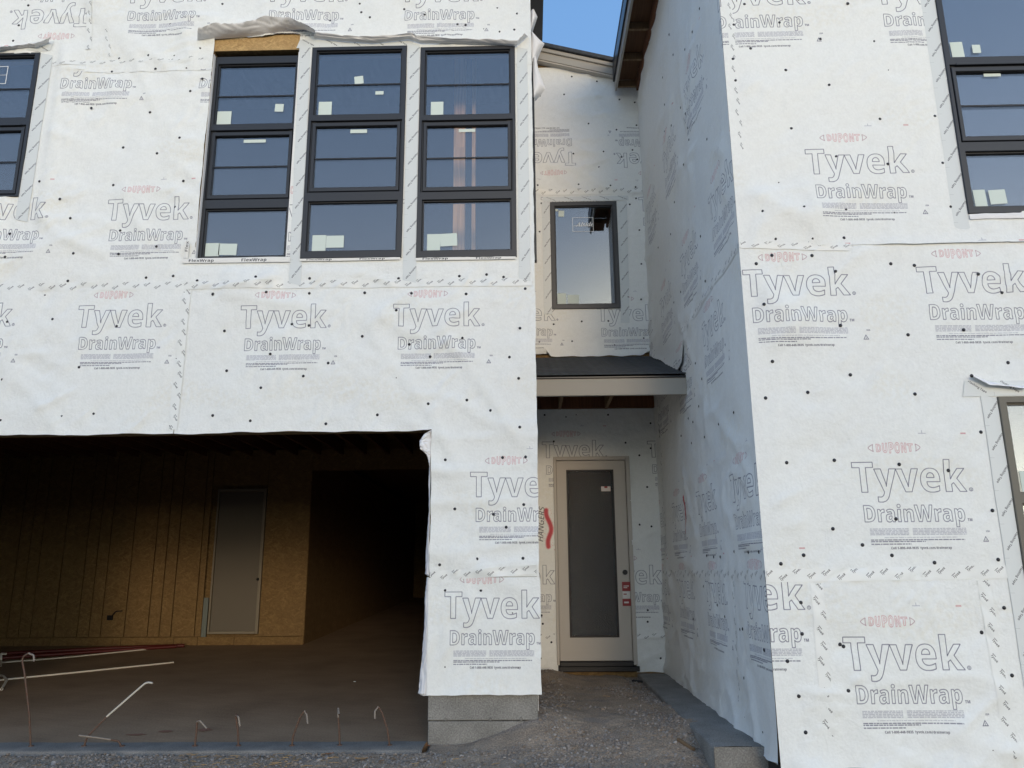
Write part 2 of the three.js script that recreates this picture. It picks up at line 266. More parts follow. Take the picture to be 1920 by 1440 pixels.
// cap nail positions read off the photograph: [offset u, offset v, scale, points, plane]
const nailSets = [
  [0, 0, 2.572, [[141, 31], [250, 68], [95, 127], [68, 201], [424, 72], [1073, 21], [825, 121], [1594, 101], [968, 239], [722, 274], [845, 272], [578, 285], [753, 336], [541, 347], [903, 333], [923, 447], [445, 526], [727, 546], [874, 674], [596, 713], [764, 747], [195, 878], [890, 879], [550, 896], [299, 968], [347, 1058], [582, 1114], [850, 1003], [52, 1130], [759, 1192], [576, 1228], [360, 1226], [31, 1243], [331, 1357], [707, 1341], [839, 1334], [955, 1357], [1240, 1342], [1495, 1345], [217, 1425], [1031, 1421], [1289, 1414], [1493, 1416], [979, 385]], 'left'],
  [360, 0, 2.572, [[148, 21], [810, 22], [818, 64], [860, 90], [669, 101], [1024, 48], [1124, 77], [1472, 42], [1568, 68], [1554, 146], [1407, 144], [1482, 156], [1281, 123], [1320, 125], [997, 1345], [1290, 1334], [1421, 1325], [1503, 1338], [1607, 1394], [1322, 1420], [833, 1412]], 'left'],
  [0, 480, 3, [[253, 222], [300, 358], [45, 372], [661, 397], [994, 579], [451, 628], [23, 699], [8, 924], [355, 905], [528, 888], [957, 956], [1041, 208], [1202, 220], [1265, 423], [1276, 646], [1470, 743], [1198, 898], [1410, 928], [1835, 945]], 'left'],
  [440, 480, 3.2, [[347, 413], [448, 419], [216, 590], [564, 645], [414, 722], [767, 484], [781, 222], [972, 330], [1048, 531], [1366, 494], [1174, 606], [972, 734], [858, 955], [1163, 890], [1394, 867], [1536, 929], [1649, 608], [1704, 736], [1712, 436], [1390, 231], [1711, 1030], [1063, 229]], 'left'],
  [760, 800, 2.77, [[209, 174], [505, 161], [625, 158], [258, 428], [615, 405], [458, 456], [524, 523], [180, 717], [373, 687], [611, 684], [207, 849], [393, 850], [557, 967], [207, 1247], [586, 1252], [342, 1280]], 'left'],
  [1360, 0, 3, [[683, 30], [105, 31], [45, 145], [302, 133], [533, 224], [829, 240], [139, 279], [40, 338], [336, 402], [911, 404], [55, 459], [580, 485], [865, 675], [1174, 658], [369, 725], [618, 884], [910, 928], [1217, 922], [298, 1031], [206, 1197], [433, 1180], [670, 1187], [945, 1202], [1263, 1167], [278, 1348], [485, 1347], [663, 1343], [833, 1340], [1087, 1339], [407, 5]], 'right'],
  [1360, 440, 2.77, [[240, 110], [447, 112], [158, 154], [567, 197], [195, 369], [595, 474], [857, 153], [979, 162], [1309, 208], [1431, 303], [944, 523], [1233, 497], [1467, 665], [242, 661], [646, 730], [1275, 735], [207, 850], [425, 821], [980, 830], [1322, 1027], [316, 1185], [565, 1172], [899, 1194], [1155, 1225], [1383, 1433]], 'right'],
  [1240, 900, 2.667, [[1171, 195], [857, 244], [1004, 325], [711, 376], [596, 419], [1151, 377], [1365, 413], [1681, 398], [696, 613], [701, 769], [628, 905], [684, 1079], [718, 1260], [891, 821], [909, 832], [930, 1052], [1600, 762], [1711, 639], [1748, 976], [1637, 1345]], 'right'],
  [960, 0, 3.43, [[384, 495], [545, 529], [335, 608], [690, 645], [788, 664], [492, 799], [671, 838], [800, 808], [394, 995], [587, 981], [703, 1012], [774, 967], [805, 1027], [559, 1079], [428, 1188], [632, 1198], [794, 1205], [797, 1278], [165, 1200], [180, 619]], 'back'],
  [980, 360, 3.27, [[115, 72], [104, 245], [656, 78], [715, 236], [727, 443], [725, 661], [646, 645], [362, 795], [525, 792], [190, 813], [741, 898], [303, 917], [563, 940], [101, 925]], 'back'],
  [960, 760, 2.667, [[163, 49], [268, 59], [323, 49], [480, 48], [692, 90], [567, 188], [693, 215], [636, 251], [209, 181], [675, 409], [637, 597], [696, 606], [678, 1024], [678, 1082], [743, 1264], [148, 1050], [154, 1092], [197, 1184], [143, 1264]], 'back'],
  [960, 0, 3.43, [[1222, 55], [1174, 205], [1122, 318], [1017, 222], [1040, 352], [1094, 692], [988, 672], [1148, 730], [1040, 806], [1155, 822], [985, 845], [1164, 898], [1265, 895], [1118, 1058], [975, 498], [1048, 1300]], 'side'],
  [980, 360, 3.27, [[1098, 271], [1133, 546], [1048, 664], [936, 677], [980, 612], [1110, 1145], [1305, 1352], [840, 340], [920, 258]], 'side'],
  [1180, 560, 4.8, [[826, 1128], [692, 1245], [641, 968], [585, 1110], [607, 582], [668, 722], [540, 1078], [477, 1235], [568, 1300]], 'side'],
  [1180, 1000, 3.274, [[655, 112], [752, 115], [805, 115], [484, 137], [530, 145], [567, 145], [466, 326], [551, 440], [597, 512], [843, 717], [717, 889], [730, 1128], [770, 1219], [827, 1220], [873, 1256], [685, 590], [707, 587], [401, 527]], 'side'],
];
for (const k in planes) planes[k].nails = [];
for (const [ou, ov, s, list, p] of nailSets) for (const [u, v] of list) planes[p].nails.push(planes[p].from(ou + u / s, ov + v / s));
planes.left.seams = [[4.12, 'h'], [1.46, 'h', -0.86], [6.42, 'h', -5, -3.2]];
planes.right.seams = [[3.93, 'h'], [1.45, 'h']]; planes.back.seams = [[6.6, 'h']]; planes.side.seams = [[3.93, 'h'], [1.45, 'h']];

// relief of a sheet hanging on its wall, in metres off the sheathing
function relief(p, a, b) {
  const s = p.s * 13.7;
  let h = 0.016 + 0.012 * nz(a * 1.15, b * 1.0, s) + 0.0115 * nz(a * 2.7, b * 2.3, s + 3);
  const warp = 0.35 * nz(a * 0.8, b * 0.8, s + 8);
  const patch = smooth(-0.1, 0.3, nz(a * 0.7, b * 0.8, s + 21));
  const r1 = 1 - Math.abs(nz((a * 0.7 + b * 0.55) * 1.9 + warp, (b - a * 0.5) * 0.6, s + 5)), r2 = 1 - Math.abs(nz(a * 0.9 + warp, b * 2.8 + warp, s + 12));
  h += patch * (0.024 * Math.pow(r1, 10) + 0.02 * Math.pow(r2, 11));
  h += 0.0046 * nz(a * 7, b * 8, s + 30) + 0.0026 * nz(a * 15, b * 15, s + 33);
  { // short pulled creases, each patch with its own lie
    const k = 1.5 * nz(a * 0.6, b * 0.6, s + 50), ca = Math.cos(k), sa = Math.sin(k), q = 1 - Math.abs(nz((a * ca + b * sa) * 5.2, (b * ca - a * sa) * 1.7, s + 55)), g = smooth(0.0, 0.3, nz(a * 1.6, b * 1.6, s + 61));
    h += 0.015 * g * Math.pow(q, 12) - 0.010 * (1 - g) * smooth(0.05, 0.4, nz(a * 1.9, b * 1.9, s + 67)) * Math.pow(q, 10);
  }
  for (const [y, , lo = -99, hi = 99] of p.seams) { if (a < lo || a > hi) continue; const d = Math.abs(b - y); if (d < 0.5) h += Math.exp(-d / 0.13) * (0.008 * nz(a * 6, b * 1.2, s + 40) + 0.007 * nz(a * 13, b * 2, s + 41)); }
  for (const [x, y] of p.nails) { const dx = a - x, dy = b - y, q = dx * dx + dy * dy; if (q < 0.04) { const an = Math.atan2(dy, dx); h += Math.exp(-q / 0.006) * (-0.006 + 0.004 * Math.cos(an * 3 + x * 40) * Math.min(1, q / 0.001)); } }
  h = Math.max(0.002, h);
  // drawn flat where the sticky flashing holds it round the windows
  if (p.flat) for (const [a0, a1, b0, b1] of p.flat) { const d = Math.max(a0 - a, a - a1, b0 - b, b - b1, 0); if (d < 0.09) h = lerp(0.010 + 0.12 * (h - 0.010), h, smooth(0, 0.09, d)); }
  if (p.corner !== undefined) h = lerp(0.010, h, smooth(0.0, 0.22, Math.abs(a - p.corner)));
  return h;
}
planes.left.flat = [[-2.27, -2.10, 4.05, 6.75], [-1.19, -1.02, 4.05, 6.75], [-0.11, 0.02, 4.05, 6.75], [-4.95, -4.74, 4.7, 6.75], [-3.25, -0.05, 4.32, 4.42], [-2.3, -0.9, 6.6, 6.72]];
planes.right.flat = [[3.3, 3.46, 3.88, 7], [3.3, 3.46, 0.3, 2.85], [3.12, 4.5, 2.7, 2.86]];
planes.back.flat = [[0.22, 1.42, 4.75, 6.62]];
planes.right.corner = XS; planes.side.corner = ZR;
function cuts(a0, a1, step, extra) {
  const e = [...new Set([a0, a1, ...extra.filter(v => v > a0 + 1e-4 && v < a1 - 1e-4)])].sort((x, y) => x - y), out = [];
  for (let i = 0; i < e.length - 1; i++) { const n = Math.max(1, Math.round((e[i + 1] - e[i]) / step)); for (let k = 0; k < n; k++) out.push(lerp(e[i], e[i + 1], k / n)); }
  out.push(a1); return out;
}
// wrap sheet on a plane: rectangle minus holes; edge(a, b) may push border vertices; lift raises it off the wall
function sheet(p, a0, a1, b0, b1, { holes = [], step = 0.035, lift = 0, edge, bulge } = {}) {
  const A = cuts(a0, a1, step, holes.flatMap(h => [h[0], h[1]])), B = cuts(b0, b1, step, holes.flatMap(h => [h[2], h[3]]));
  const pos = [], uv = [], idx = [], [x0, x1, y0, y1] = p.rect;
  for (const b of B) for (const a of A) {
    let da = 0, db = 0; if (edge) [da, db] = edge(a, b);
    const o = relief(p, a, b) + lift + (bulge ? bulge(a, b) : 0), q = p.to(a + da, b + db, o);
    pos.push(q.x, q.y, q.z); uv.push((a + da - x0) / (x1 - x0), (b + db - y0) / (y1 - y0));
  }
  const n = A.length;
  for (let j = 0; j < B.length - 1; j++) for (let i = 0; i < n - 1; i++) {
    const ca = (A[i] + A[i + 1]) / 2, cb = (B[j] + B[j + 1]) / 2;
    if (holes.some(h => ca > h[0] && ca < h[1] && cb > h[2] && cb < h[3])) continue;
    const k = j * n + i; idx.push(k, k + 1, k + n + 1, k, k + n + 1, k + n);
  }
  const g = new THREE.BufferGeometry(); g.setAttribute('position', new THREE.Float32BufferAttribute(pos, 3)); g.setAttribute('uv', new THREE.Float32BufferAttribute(uv, 2)); g.setIndex(idx); g.computeVertexNormals(); return g;
}
// tape strip following the sheet under it
function strip(p, [a0, b0], [a1, b1], width, { tile = 0.4, lift = 0.003, wob = 0.004, across = 4, ragged = 0, edgeLift = 0.9 } = {}) {
  const L = Math.hypot(a1 - a0, b1 - b0), n = Math.max(2, Math.round(L / 0.03)), da = (a1 - a0) / L, db = (b1 - b0) / L;
  return surf(n, across, (t, w) => {
    const f = (w - 0.5) * width + wob * nz(t * L * 2.2, p.s * 7 + a0 * 3, w > 0.5 ? 2 : 0), e = (t === 0 || t === 1) ? ragged * (w - 0.5) : 0;
    const a = a0 + da * (t * L + e) - db * f, b = b0 + db * (t * L + e) + da * f;
    return p.to(a, b, relief(p, a, b) + (w === 0 || w === 1 ? edgeLift : 1) * lift);
  }, (t, w) => [t * L / tile, w]);
}

// ------------------------------------------------------------------ printed sheets
const BASE = '#e4e7e5';
function sheetMaterial(p, draw) {
  const b = board(...p.rect, ...p.size, BASE); mottle(b, 3.2); draw(b);
  const w = p.rect[1] - p.rect[0], h = p.rect[3] - p.rect[2];
  return std({ map: tex(b.c), bumpMap: wrapBump(w, h), bumpScale: 0.026, roughness: 0.58 });
}
const put = (b, p, list, flip) => { for (const [u, v] of list) { const [x, y] = p.from(u, v); logo(b, x, y, flip); } };
function clipTo(b, x0, x1, y0, y1, f) { const g = b.g; g.setTransform(1, 0, 0, 1, 0, 0); g.save(); g.beginPath(); g.rect((x0 - b.x0) * b.kx, (b.y1 - y1) * b.ky, (x1 - x0) * b.kx, (y1 - y0) * b.ky); g.clip(); f(); g.restore(); }
const YS1 = 4.12, YS2 = 1.455, YHEAD = 2.73, XJAMB = -0.86, XV = onZ(340, 660, ZL).x, YU = 6.43, XU = onZ(176, 60, ZL).x;
M.wrapLeft = sheetMaterial(planes.left, b => {
  const p = planes.left;
  clipTo(b, XU, 1, YU, 9, () => put(b, p, [[240, -25], [502, -25], [752, -26]]));
  clipTo(b, -9, XU, YU, 9, () => put(b, p, [[167, 52]], true));
  clipTo(b, -9, 1, YS1, YU, () => put(b, p, [[117, 100], [372, 99], [205, 377], [-60, 377], [482, 377], [755, 376]]));
  clipTo(b, -9, XV, 0, YS1, () => put(b, p, [[150, 575], [-130, 574]]));
  clipTo(b, XV, 1, YS2, YS1, () => put(b, p, [[454, 576], [738.5, 573], [882, 886.6]]));
  clipTo(b, XJAMB - 0.2, 1, 0, YS2, () => put(b, p, [[834, 1110.5]]));
});
const rightRows = [[1634, -29], [1326, -26], [1506.7, 284], [1715.6, 502], [1390.7, 508], [1594.7, 867.8], [1578, 1195], [1288, 1085]];
M.wrapRight = sheetMaterial(planes.right, b => put(b, planes.right, rightRows));
M.wrapSide = sheetMaterial(planes.side, b => {
  // the same rolls carried round the corner
  for (const [u, v] of [[1326, -26], [1506.7, 284], [1390.7, 508], [1594.7, 867.8], [1288, 1085]]) {
    const [x, y] = planes.right.from(u, v); let z = -5.7 + (x - XS); while (z > -5.7) z -= SPACING;
    for (; z > -11.2; z -= SPACING) logo(b, z, y - 0.01);
  }
  const [z, y] = planes.side.from(1286, 930); b.at(z, y); b.g.strokeStyle = 'rgba(186,28,40,0.9)'; b.g.lineWidth = 11; b.g.lineCap = 'round'; b.g.beginPath(); b.g.moveTo(2, 0); b.g.bezierCurveTo(-24, 30, 26, 70, -12, 112); b.g.stroke();
});
M.wrapBack = sheetMaterial(planes.back, b => {
  const p = planes.back;
  clipTo(b, -1, 2, 6.6, 9, () => put(b, p, [[1079.6, 312], [1263, 312]], true));
  clipTo(b, -1, 2, 3.9, 6.6, () => put(b, p, [[1014, 371], [1197, 371], [1119, 575], [930, 575]]));
  clipTo(b, -1, 2, 0, 3.9, () => put(b, p, [[1016, 829], [1213, 827], [1119, 1063], [920, 1063]]));
  const g = b.g; let [x, y] = p.from(1024, 957); b.at(x, y); g.lineCap = 'round'; for (const [lw, al] of [[22, 0.12], [18, 0.25], [14, 0.45], [10, 0.5]]) { g.strokeStyle = `rgba(182,24,38,${al})`; g.lineWidth = lw; g.beginPath(); g.moveTo(0, 0); g.bezierCurveTo(-6, 30, 26, 50, 16, 84); g.bezierCurveTo(8, 104, 2, 112, 6, 136); g.stroke(); } g.fillStyle = 'rgba(182,24,38,0.5)'; for (let k = 0; k < 60; k++) g.fillRect(rr(-16, 32), rr(-10, 146), 1.5, 1.5);
  [x, y] = p.from(1018, 1017); b.at(x, y, 300, -Math.PI / 2 + 0.06); g.font = 'italic 30px sans-serif'; g.fillStyle = 'rgba(40,40,48,0.85)'; g.fillText('HANGERS', 0, 0);
});
// tapes
function seamTapeTexture() {
  const w = 640, h = 128, c = document.createElement('canvas'); c.width = w; c.height = h; const g = c.getContext('2d'); g.fillStyle = '#e3e6e4'; g.fillRect(0, 0, w, h);
  g.fillStyle = 'rgba(44,44,50,0.92)'; g.font = 'bold 30px sans-serif';
  for (const [dx, y] of [[0, 62], [160, 104], [320, 40], [480, 88], [640, 62]]) { g.setTransform(0.95, -0.66, 0.5, 1.05, dx + 14, y); g.fillText('Tyvek', -24, 0); g.fillRect(-30, -34, 40, 5); }
  return tex(c, [1, 1]);
}
function flashTexture() {
  const w = 256, h = 128, c = document.createElement('canvas'); c.width = w; c.height = h; const g = c.getContext('2d'); g.fillStyle = '#d2d7d7'; g.fillRect(0, 0, w, h);
  g.strokeStyle = 'rgba(90,96,100,0.35)'; g.lineWidth = 2; g.beginPath(); g.moveTo(236, 128); g.lineTo(236, 92); g.stroke();
  g.fillStyle = 'rgba(48,50,58,0.92)'; g.font = 'bold 25px sans-serif';
  g.save(); g.translate(38, 8); g.rotate(0.62); g.fillText('Flashing Tape', 0, 0); g.fillRect(-4, -34, 34, 4); g.restore();
  return c;
}
M.seamTape = phy({ map: seamTapeTexture(), roughness: 0.42, bumpMap: crinkle, bumpScale: 0.0012 });
const flashC = flashTexture();
M.flash = phy({ map: tex(flashC, [1, 1]), roughness: 0.38, bumpMap: crinkle, bumpScale: 0.0012 });
{ const w = 512, h = 64, c = document.createElement('canvas'); c.width = w; c.height = h; const g = c.getContext('2d'); g.fillStyle = '#e2e2de'; g.fillRect(0, 0, w, h); word(g, 'FlexWrap', 60, 50, 250, 36, 'rgba(40,42,48,0.95)', 1, true); M.flex = std({ map: tex(c, [1, 1]), roughness: 0.5 }); }
M.wrapPlain = std({ color: 0xe6e6e7, roughness: 0.62, bumpMap: (() => { const t = crinkle.clone(); t.repeat.set(0.7, 0.7); t.needsUpdate = true; return t; })(), bumpScale: 0.004 });

// ------------------------------------------------------------------ ground
const gh = (x, z) => {                                   // height of the dirt and gravel
  let h = 0.126 + 0.012 * nz(x * 1.3, z * 1.3, 2) + 0.012 * nz(x * 4, z * 4, 5) + 0.008 * nz(x * 13, z * 13, 6) + 0.005 * nz(x * 31, z * 31, 7);
  const d = -z;
  const right = smooth(-0.75, 0.15, x);
  h += right * 0.150 * smooth(6.15, 7.15, d + 0.25 * nz(x * 1.1, z, 4));
  h += right * (-0.012 * smooth(7.6, 9.6, d));
  h += 0.10 * Math.exp(-((x - 0.06) ** 2) / 0.10 - ((d - 6.95) ** 2) / 0.35);
  h += 0.10 * Math.exp(-((x - 0.2) ** 2) / 0.06 - ((d - 9.75) ** 2) / 0.25);
  h -= 0.03 * smooth(1.0, 1.22, x) * smooth(7, 7.4, d); h += 0.035 * Math.exp(-((x - 1.30) ** 2) / 0.012 - ((d - 7.6) ** 2) / 0.25);
  if (d > 6.55 && x < -0.84) h = Math.min(h, 0.02);
  if (d < 5.6) h -= 0.10 * smooth(5.6, 3, d);
  return h;
};
const dirtT = grid(1024, (u, v) => { const a = fbm(u, v, 6, 5, 5), b = pn(u * 120, v * 120, 120, 4), c = smooth(0.1, 0.4, fbm(u, v, 4, 3, 50)); return [146 + 30 * a + 30 * b - 8 * c, 130 + 28 * a + 28 * b - 5 * c, 112 + 25 * a + 26 * b]; }, [1, 1], true);
const dirtB = grid(1024, (u, v) => 120 + 70 * fbm(u, v, 40, 4, 15) + 50 * smooth(0.1, 0.5, pn(u * 70, v * 70, 70, 19)), [1, 1]);
M.dirt = std({ map: dirtT, bumpMap: dirtB, bumpScale: 0.012, roughness: 0.95 });
{
  const near = surf(420, 380, (u, v) => { const x = lerp(-6.2, 2.4, u), z = lerp(-3.2, -10.4, v); return new THREE.Vector3(x, gh(x, z), z); }, (u, v, p) => [p.x / 1.5, p.z / 1.5]);
  const far = new THREE.PlaneGeometry(1600, 1600, 1, 1); far.rotateX(-Math.PI / 2); far.translate(0, -0.16, 0); { const q = far.attributes.uv; for (let i = 0; i < q.count; i++) q.setXY(i, q.getX(i) * 600, q.getY(i) * 600); }
  const m = mesh('ground', [near, far], M.dirt); m.userData = { kind: 'structure', label: 'grey brown dirt and gravel ground in front of the house', category: 'ground' };
  // road behind the photographer
  M.asphalt = std({ map: concreteT, color: 0x55565a, roughness: 0.9 });
  const rd = mesh('road', bx(-120, 120, -0.2, -0.1, 6, 13, 0.01), M.asphalt); rd.userData = { kind: 'structure', label: 'grey asphalt street running across in front of the building site', category: 'road' };
}
// loose stones
{
  const stones = thing('gravel', 'loose grey crushed gravel lying on the dirt ramp and along the slab', 'gravel'); stones.userData.kind = 'stuff';
  const geos = [0, 1, 2].map(k => { const g = mergeVertices(new THREE.IcosahedronGeometry(1, 1).deleteAttribute('uv').deleteAttribute('normal')); const p = g.attributes.position; for (let i = 0; i < p.count; i++) { const x = p.getX(i), y = p.getY(i), z = p.getZ(i), s = 0.8 + 0.5 * nz(x * 1.3 + k * 9, y * 1.3, z * 1.3 + k * 4); p.setXYZ(i, x * s, y * s * (0.55 + 0.1 * k), z * s * (0.8 + 0.1 * k)); } const q = g.toNonIndexed(); q.computeVertexNormals(); return q; });
  const spots = [];
  for (let k = 0; k < 200000 && spots.length < 34000; k++) {
    const x = rr(-5.2, 1.6), z = rr(-10.0, -4.6);
    if (x < 0.06 && z < -6.6) continue; if (x > 1.27 && z < -6.02 && z > -7.3) continue; if (x > 1.27 && z < -7.3 && rnd() < 0.93) continue;
    const thick = smooth(-0.12, 0.25, nz(x * 1.4, z * 1.4, 9)) * 0.75 + 0.25 + (z > -6.6 ? 0.15 : 0);
    const path = Math.exp(-((x - 0.72) ** 2) / 0.10) * smooth(6.0, 7.0, -z) * 0.75;      // trodden middle
    if (rnd() > thick - path) continue;
    spots.push([x, z]);
  }
  const mats = [std({ color: 0xffffff, roughness: 0.9 })], dummy = new THREE.Object3D(), col = new THREE.Color();
  for (let k = 0; k < 3; k++) {
    const mine = spots.filter((_, i) => i % 3 === k), im = new THREE.InstancedMesh(geos[k], mats[0], mine.length); im.name = 'stone_scatter'; im.castShadow = im.receiveShadow = true;
    mine.forEach(([x, z], i) => { const s = 0.0035 + 0.0125 * Math.pow(rnd(), 2.2) + (rnd() < 0.02 ? 0.012 : 0); dummy.position.set(x, gh(x, z) + s * 0.25, z); dummy.rotation.set(rr(-0.4, 0.4), rr(0, 6.3), rr(-0.4, 0.4)); dummy.scale.setScalar(s); dummy.updateMatrix(); im.setMatrixAt(i, dummy.matrix); const v = 0.12 + 0.2 * rnd() * rnd() + 0.07 * rnd(), w = rr(0.016, 0.045); col.setRGB(v + w, v, v - w * 0.9); im.setColorAt(i, col); });
    im.userData.kind = 'stuff'; stones.add(im);
  }
}

// ------------------------------------------------------------------ window unit (parts of a wing)
// outer rectangle, z of the frame face, panes given as [y0, y1, 'fixed' | 'sash'] bottom to top, side border
function windowUnit(parent, [x0, x1, y0, y1], z, rows, mat, { border = 0.05, depth = 0.085, label, glass = M.glass, stickers = [], bars = 0.52, innerGlass = M.glassInner } = {}) {
  const w = group('window', parent); if (label) w.userData.label = label;
  const holes = rows.map(([a, b, t]) => t === 'sash' ? [x0 + border * 0.62, x1 - border * 0.62, a - 0.058, b + 0.055] : [x0 + border, x1 - border, a, b]);
  mesh('frame', [plate(x0, x1, y0, y1, holes, z - depth, z, 0.004), ...holes.flatMap(([a, b, c, d]) => [plate(a, b, c, d, [[a + 0.012, b - 0.012, c + 0.012, d - 0.012]], z - depth + 0.01, z - 0.02, 0.002)])], mat, w);
  rows.forEach(([a, b, t], i) => {
    const [hx0, hx1, hy0, hy1] = holes[i];
    if (t === 'sash') {
      mesh('sash', [plate(hx0 + 0.014, hx1 - 0.014, hy0 + 0.014, hy1 - 0.014, [[x0 + 0.078, x1 - 0.078, a, b]], z - 0.06, z - 0.01, 0.004), bx(hx0 + 0.05, hx1 - 0.05, hy1 - 0.004, hy1 + 0.014, z - 0.02, z + 0.006, 0.002)], mat, w);
    }
    const m = t === 'sash' ? 0.076 : border - 0.002;
    const pg = new THREE.PlaneGeometry(x1 - x0 - 2 * m, b - a + 0.004); pg.translate((x0 + x1) / 2, (a + b) / 2, z - 0.038); mesh('pane', pg, glass, w);
    if (innerGlass) { const inner = pg.clone(); inner.translate(0, 0, -0.014); mesh('inner_pane', inner, innerGlass, w); }   // double glazing
    if (bars && (t === 'sash' || i === rows.length - 1)) { const y = lerp(b, a, bars); mesh('muntin', bx(x0 + m + 0.002, x1 - m - 0.002, y - 0.008, y + 0.008, z - 0.0375, z - 0.028, 0.002), mat, w); }
  });
  for (const [u0, v0, u1, v1, rot = 0] of stickers) {
    const p = onZ(u0, v0, z - 0.035), q = onZ(u1, v1, z - 0.035), g = bx(-(q.x - p.x) / 2, (q.x - p.x) / 2, -(p.y - q.y) / 2, (p.y - q.y) / 2, 0, 0.0008, 0.0001);
    g.rotateZ(rot); g.translate((p.x + q.x) / 2, (p.y + q.y) / 2, z - 0.0365); mesh('sticker', g, M.sticker, w);
  }
  return w;
}
const yAt = (u, v, z) => onZ(u, v, z).y;
function nailsOn(p, parent) {
  const cap = new THREE.LatheGeometry([[0, 0.0062], [0.005, 0.006], [0.0062, 0.0042], [0.0118, 0.0032], [0.0135, 0.0006], [0.0135, 0]].map(q => new THREE.Vector2(...q)), 10); cap.rotateX(Math.PI / 2);
  if (p === planes.side) cap.rotateY(-Math.PI / 2);
  for (const [a, b] of p.nails) { const m = mesh('cap_nail', cap, M.nail, parent); m.position.copy(p.to(a, b, relief(p, a, b) + 0.0015)); }
}

// ------------------------------------------------------------------ garage wing (left)
const GW = thing('garage_wing', 'left wing, white wrapped wall with three tall black windows above the open garage', 'house wing');
{
  const p = planes.left, parent = GW;
  const w0 = [-5.95, -4.905, 5.06, 6.655], w1 = [-3.143, -2.25, 4.385, 6.60], w2 = [-2.128, -1.172, 4.37, 6.645], w3 = [-1.035, -0.09, 4.36, 6.62];
  const gar = [-5.75, XJAMB, -0.3, YHEAD];
  const inset = 0.012, hole = w => [w[0] + inset, w[1] - inset, w[2] + inset, w[3] - inset];
  const wh = [w0, w1, w2, w3].map(hole);
  // structure behind the sheets: sheathed shell, closed
  wh[1][3] = 6.645;
  mesh('front_wall', poly([[-10.2, 9], [-10.2, -0.2], [-5.75, -0.2], [-5.75, YHEAD], [XJAMB, YHEAD], [XJAMB, 0.561], [0.055, 0.561], [0.055, 9]], wh, ZL - 0.16, ZL - 0.002), M.osb, parent);
  mesh('side_wall', plateX(-26.6, ZL - 0.161, -0.3, 9.0, [], -0.09, 0.05), M.osbDark, parent);
  mesh('outer_wall', plateX(-26.6, ZL - 0.161, -0.3, 9.0, [], -10.2, -10.05), M.osbDark, parent);
  mesh('upper_floor', bx(-10.04, -0.095, 3.78, 3.86, -26.6, ZL - 0.165, 0), M.osbDark, parent);
  mesh('roof', [bx(-10.4, 0.09, 9.0, 9.12, -26.8, ZL + 0.3, 0.01)], M.shingle, parent);
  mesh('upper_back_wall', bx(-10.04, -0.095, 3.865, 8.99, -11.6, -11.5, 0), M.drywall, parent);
  // upper storey wrap
  const wav = (a, k, f = 5) => k * (nz(a * f, 3.3, 1) + 0.6 * nz(a * f * 2.7, 8, 1));
  const upperHoles = [[w1[0] + 0.0135, w1[1] - 0.0135, w1[2] + 0.01, 6.78], hole(w2), hole(w3), hole(w0)];
  mesh('wrap_sheet', sheet(p, XU - 0.02, 0.075, YU - 0.02, 8.9, { holes: upperHoles, lift: 0.004, edge: (a, b) => [a > 0.06 ? wav(b, 0.006) : 0, Math.abs(b - 6.78) < 0.004 && a > w1[0] - 0.05 && a < w1[1] + 0.05 ? wav(a, 0.03) + 0.04 * smooth(w1[0], w1[1], a) : 0] }), M.wrapLeft, parent);
  mesh('wrap_sheet', sheet(p, -8, XU, YU + 0.01, 8.9, { holes: upperHoles, lift: 0.001 }), M.wrapLeft, parent);
  mesh('wrap_sheet', sheet(p, -8, 0.075, YS1 - 0.01, YU + 0.015, { holes: upperHoles, edge: (a, b) => [a > 0.06 ? wav(b, 0.006) : 0, 0] }), M.wrapLeft, parent);
  // lower storey wrap: two sheets lapped at the vertical tape, then the pier foot
  const headEdge = (a, b) => [Math.abs(a - XJAMB) < 1e-3 && b < YHEAD ? wav(b, 0.01, 3) : a > 0.06 ? wav(b, 0.008) : 0, Math.abs(b - YHEAD) < 1e-3 && a < XJAMB - 0.02 ? wav(a, 0.018, 1.8) - 0.008 : 0];
  mesh('wrap_sheet', sheet(p, -8, XV, YHEAD, YS1 - 0.012, { edge: headEdge, lift: 0.003 }), M.wrapLeft, parent);
  mesh('wrap_sheet', sheet(p, XV + 0.004, 0.075, YS2, YS1 - 0.012, { holes: [[XV, XJAMB, YS2, YHEAD]], edge: headEdge }), M.wrapLeft, parent);
  const yFoot = 0.515;
  mesh('wrap_sheet', sheet(p, XJAMB - 0.005, 0.08, yFoot, YS2 - 0.004, { edge: (a, b) => [a > 0.07 ? wav(b, 0.008) : 0, b < yFoot + 0.001 ? wav(a, 0.014, 3) : 0], lift: 0.004, bulge: (a, b) => 0.03 * Math.exp(-(b - yFoot) / 0.1) * (0.5 + nz(a * 3, 5, 2)) }), M.wrapLeft, parent);
  // tapes
  const hz = (u0, v0, u1, v1, w = 0.078, nm = 'seam_tape') => mesh(nm, strip(p, p.from(u0, v0), p.from(u1, v1), w, { lift: 0.005 }), M.seamTape, parent);
  hz(-40, 541, 349, 537); hz(345, 537, 998, 529); hz(808, 1080, 1006, 1068); hz(100, 122, 388, 113, 0.05);
  mesh('seam_tape', strip(p, p.from(352, 545), p.from(324, 806), 0.085, { lift: 0.0075 }), M.seamTape, parent);
  mesh('seam_tape', strip(p, p.from(172, -20), p.from(168, 95), 0.06, { lift: 0.009 }), M.seamTape, parent);
  mesh('seam_tape', strip(p, p.from(200, 58), p.from(208, 108), 0.04, { lift: 0.009 }), M.seamTape, parent);
  const fl = (u0, v0, u1, v1, w = 0.118) => mesh('flashing_tape', strip(p, p.from(u0, v0), p.from(u1, v1), w, { tile: 0.235, lift: 0.006, wob: 0.005, ragged: 0.03 }), M.flash, parent);
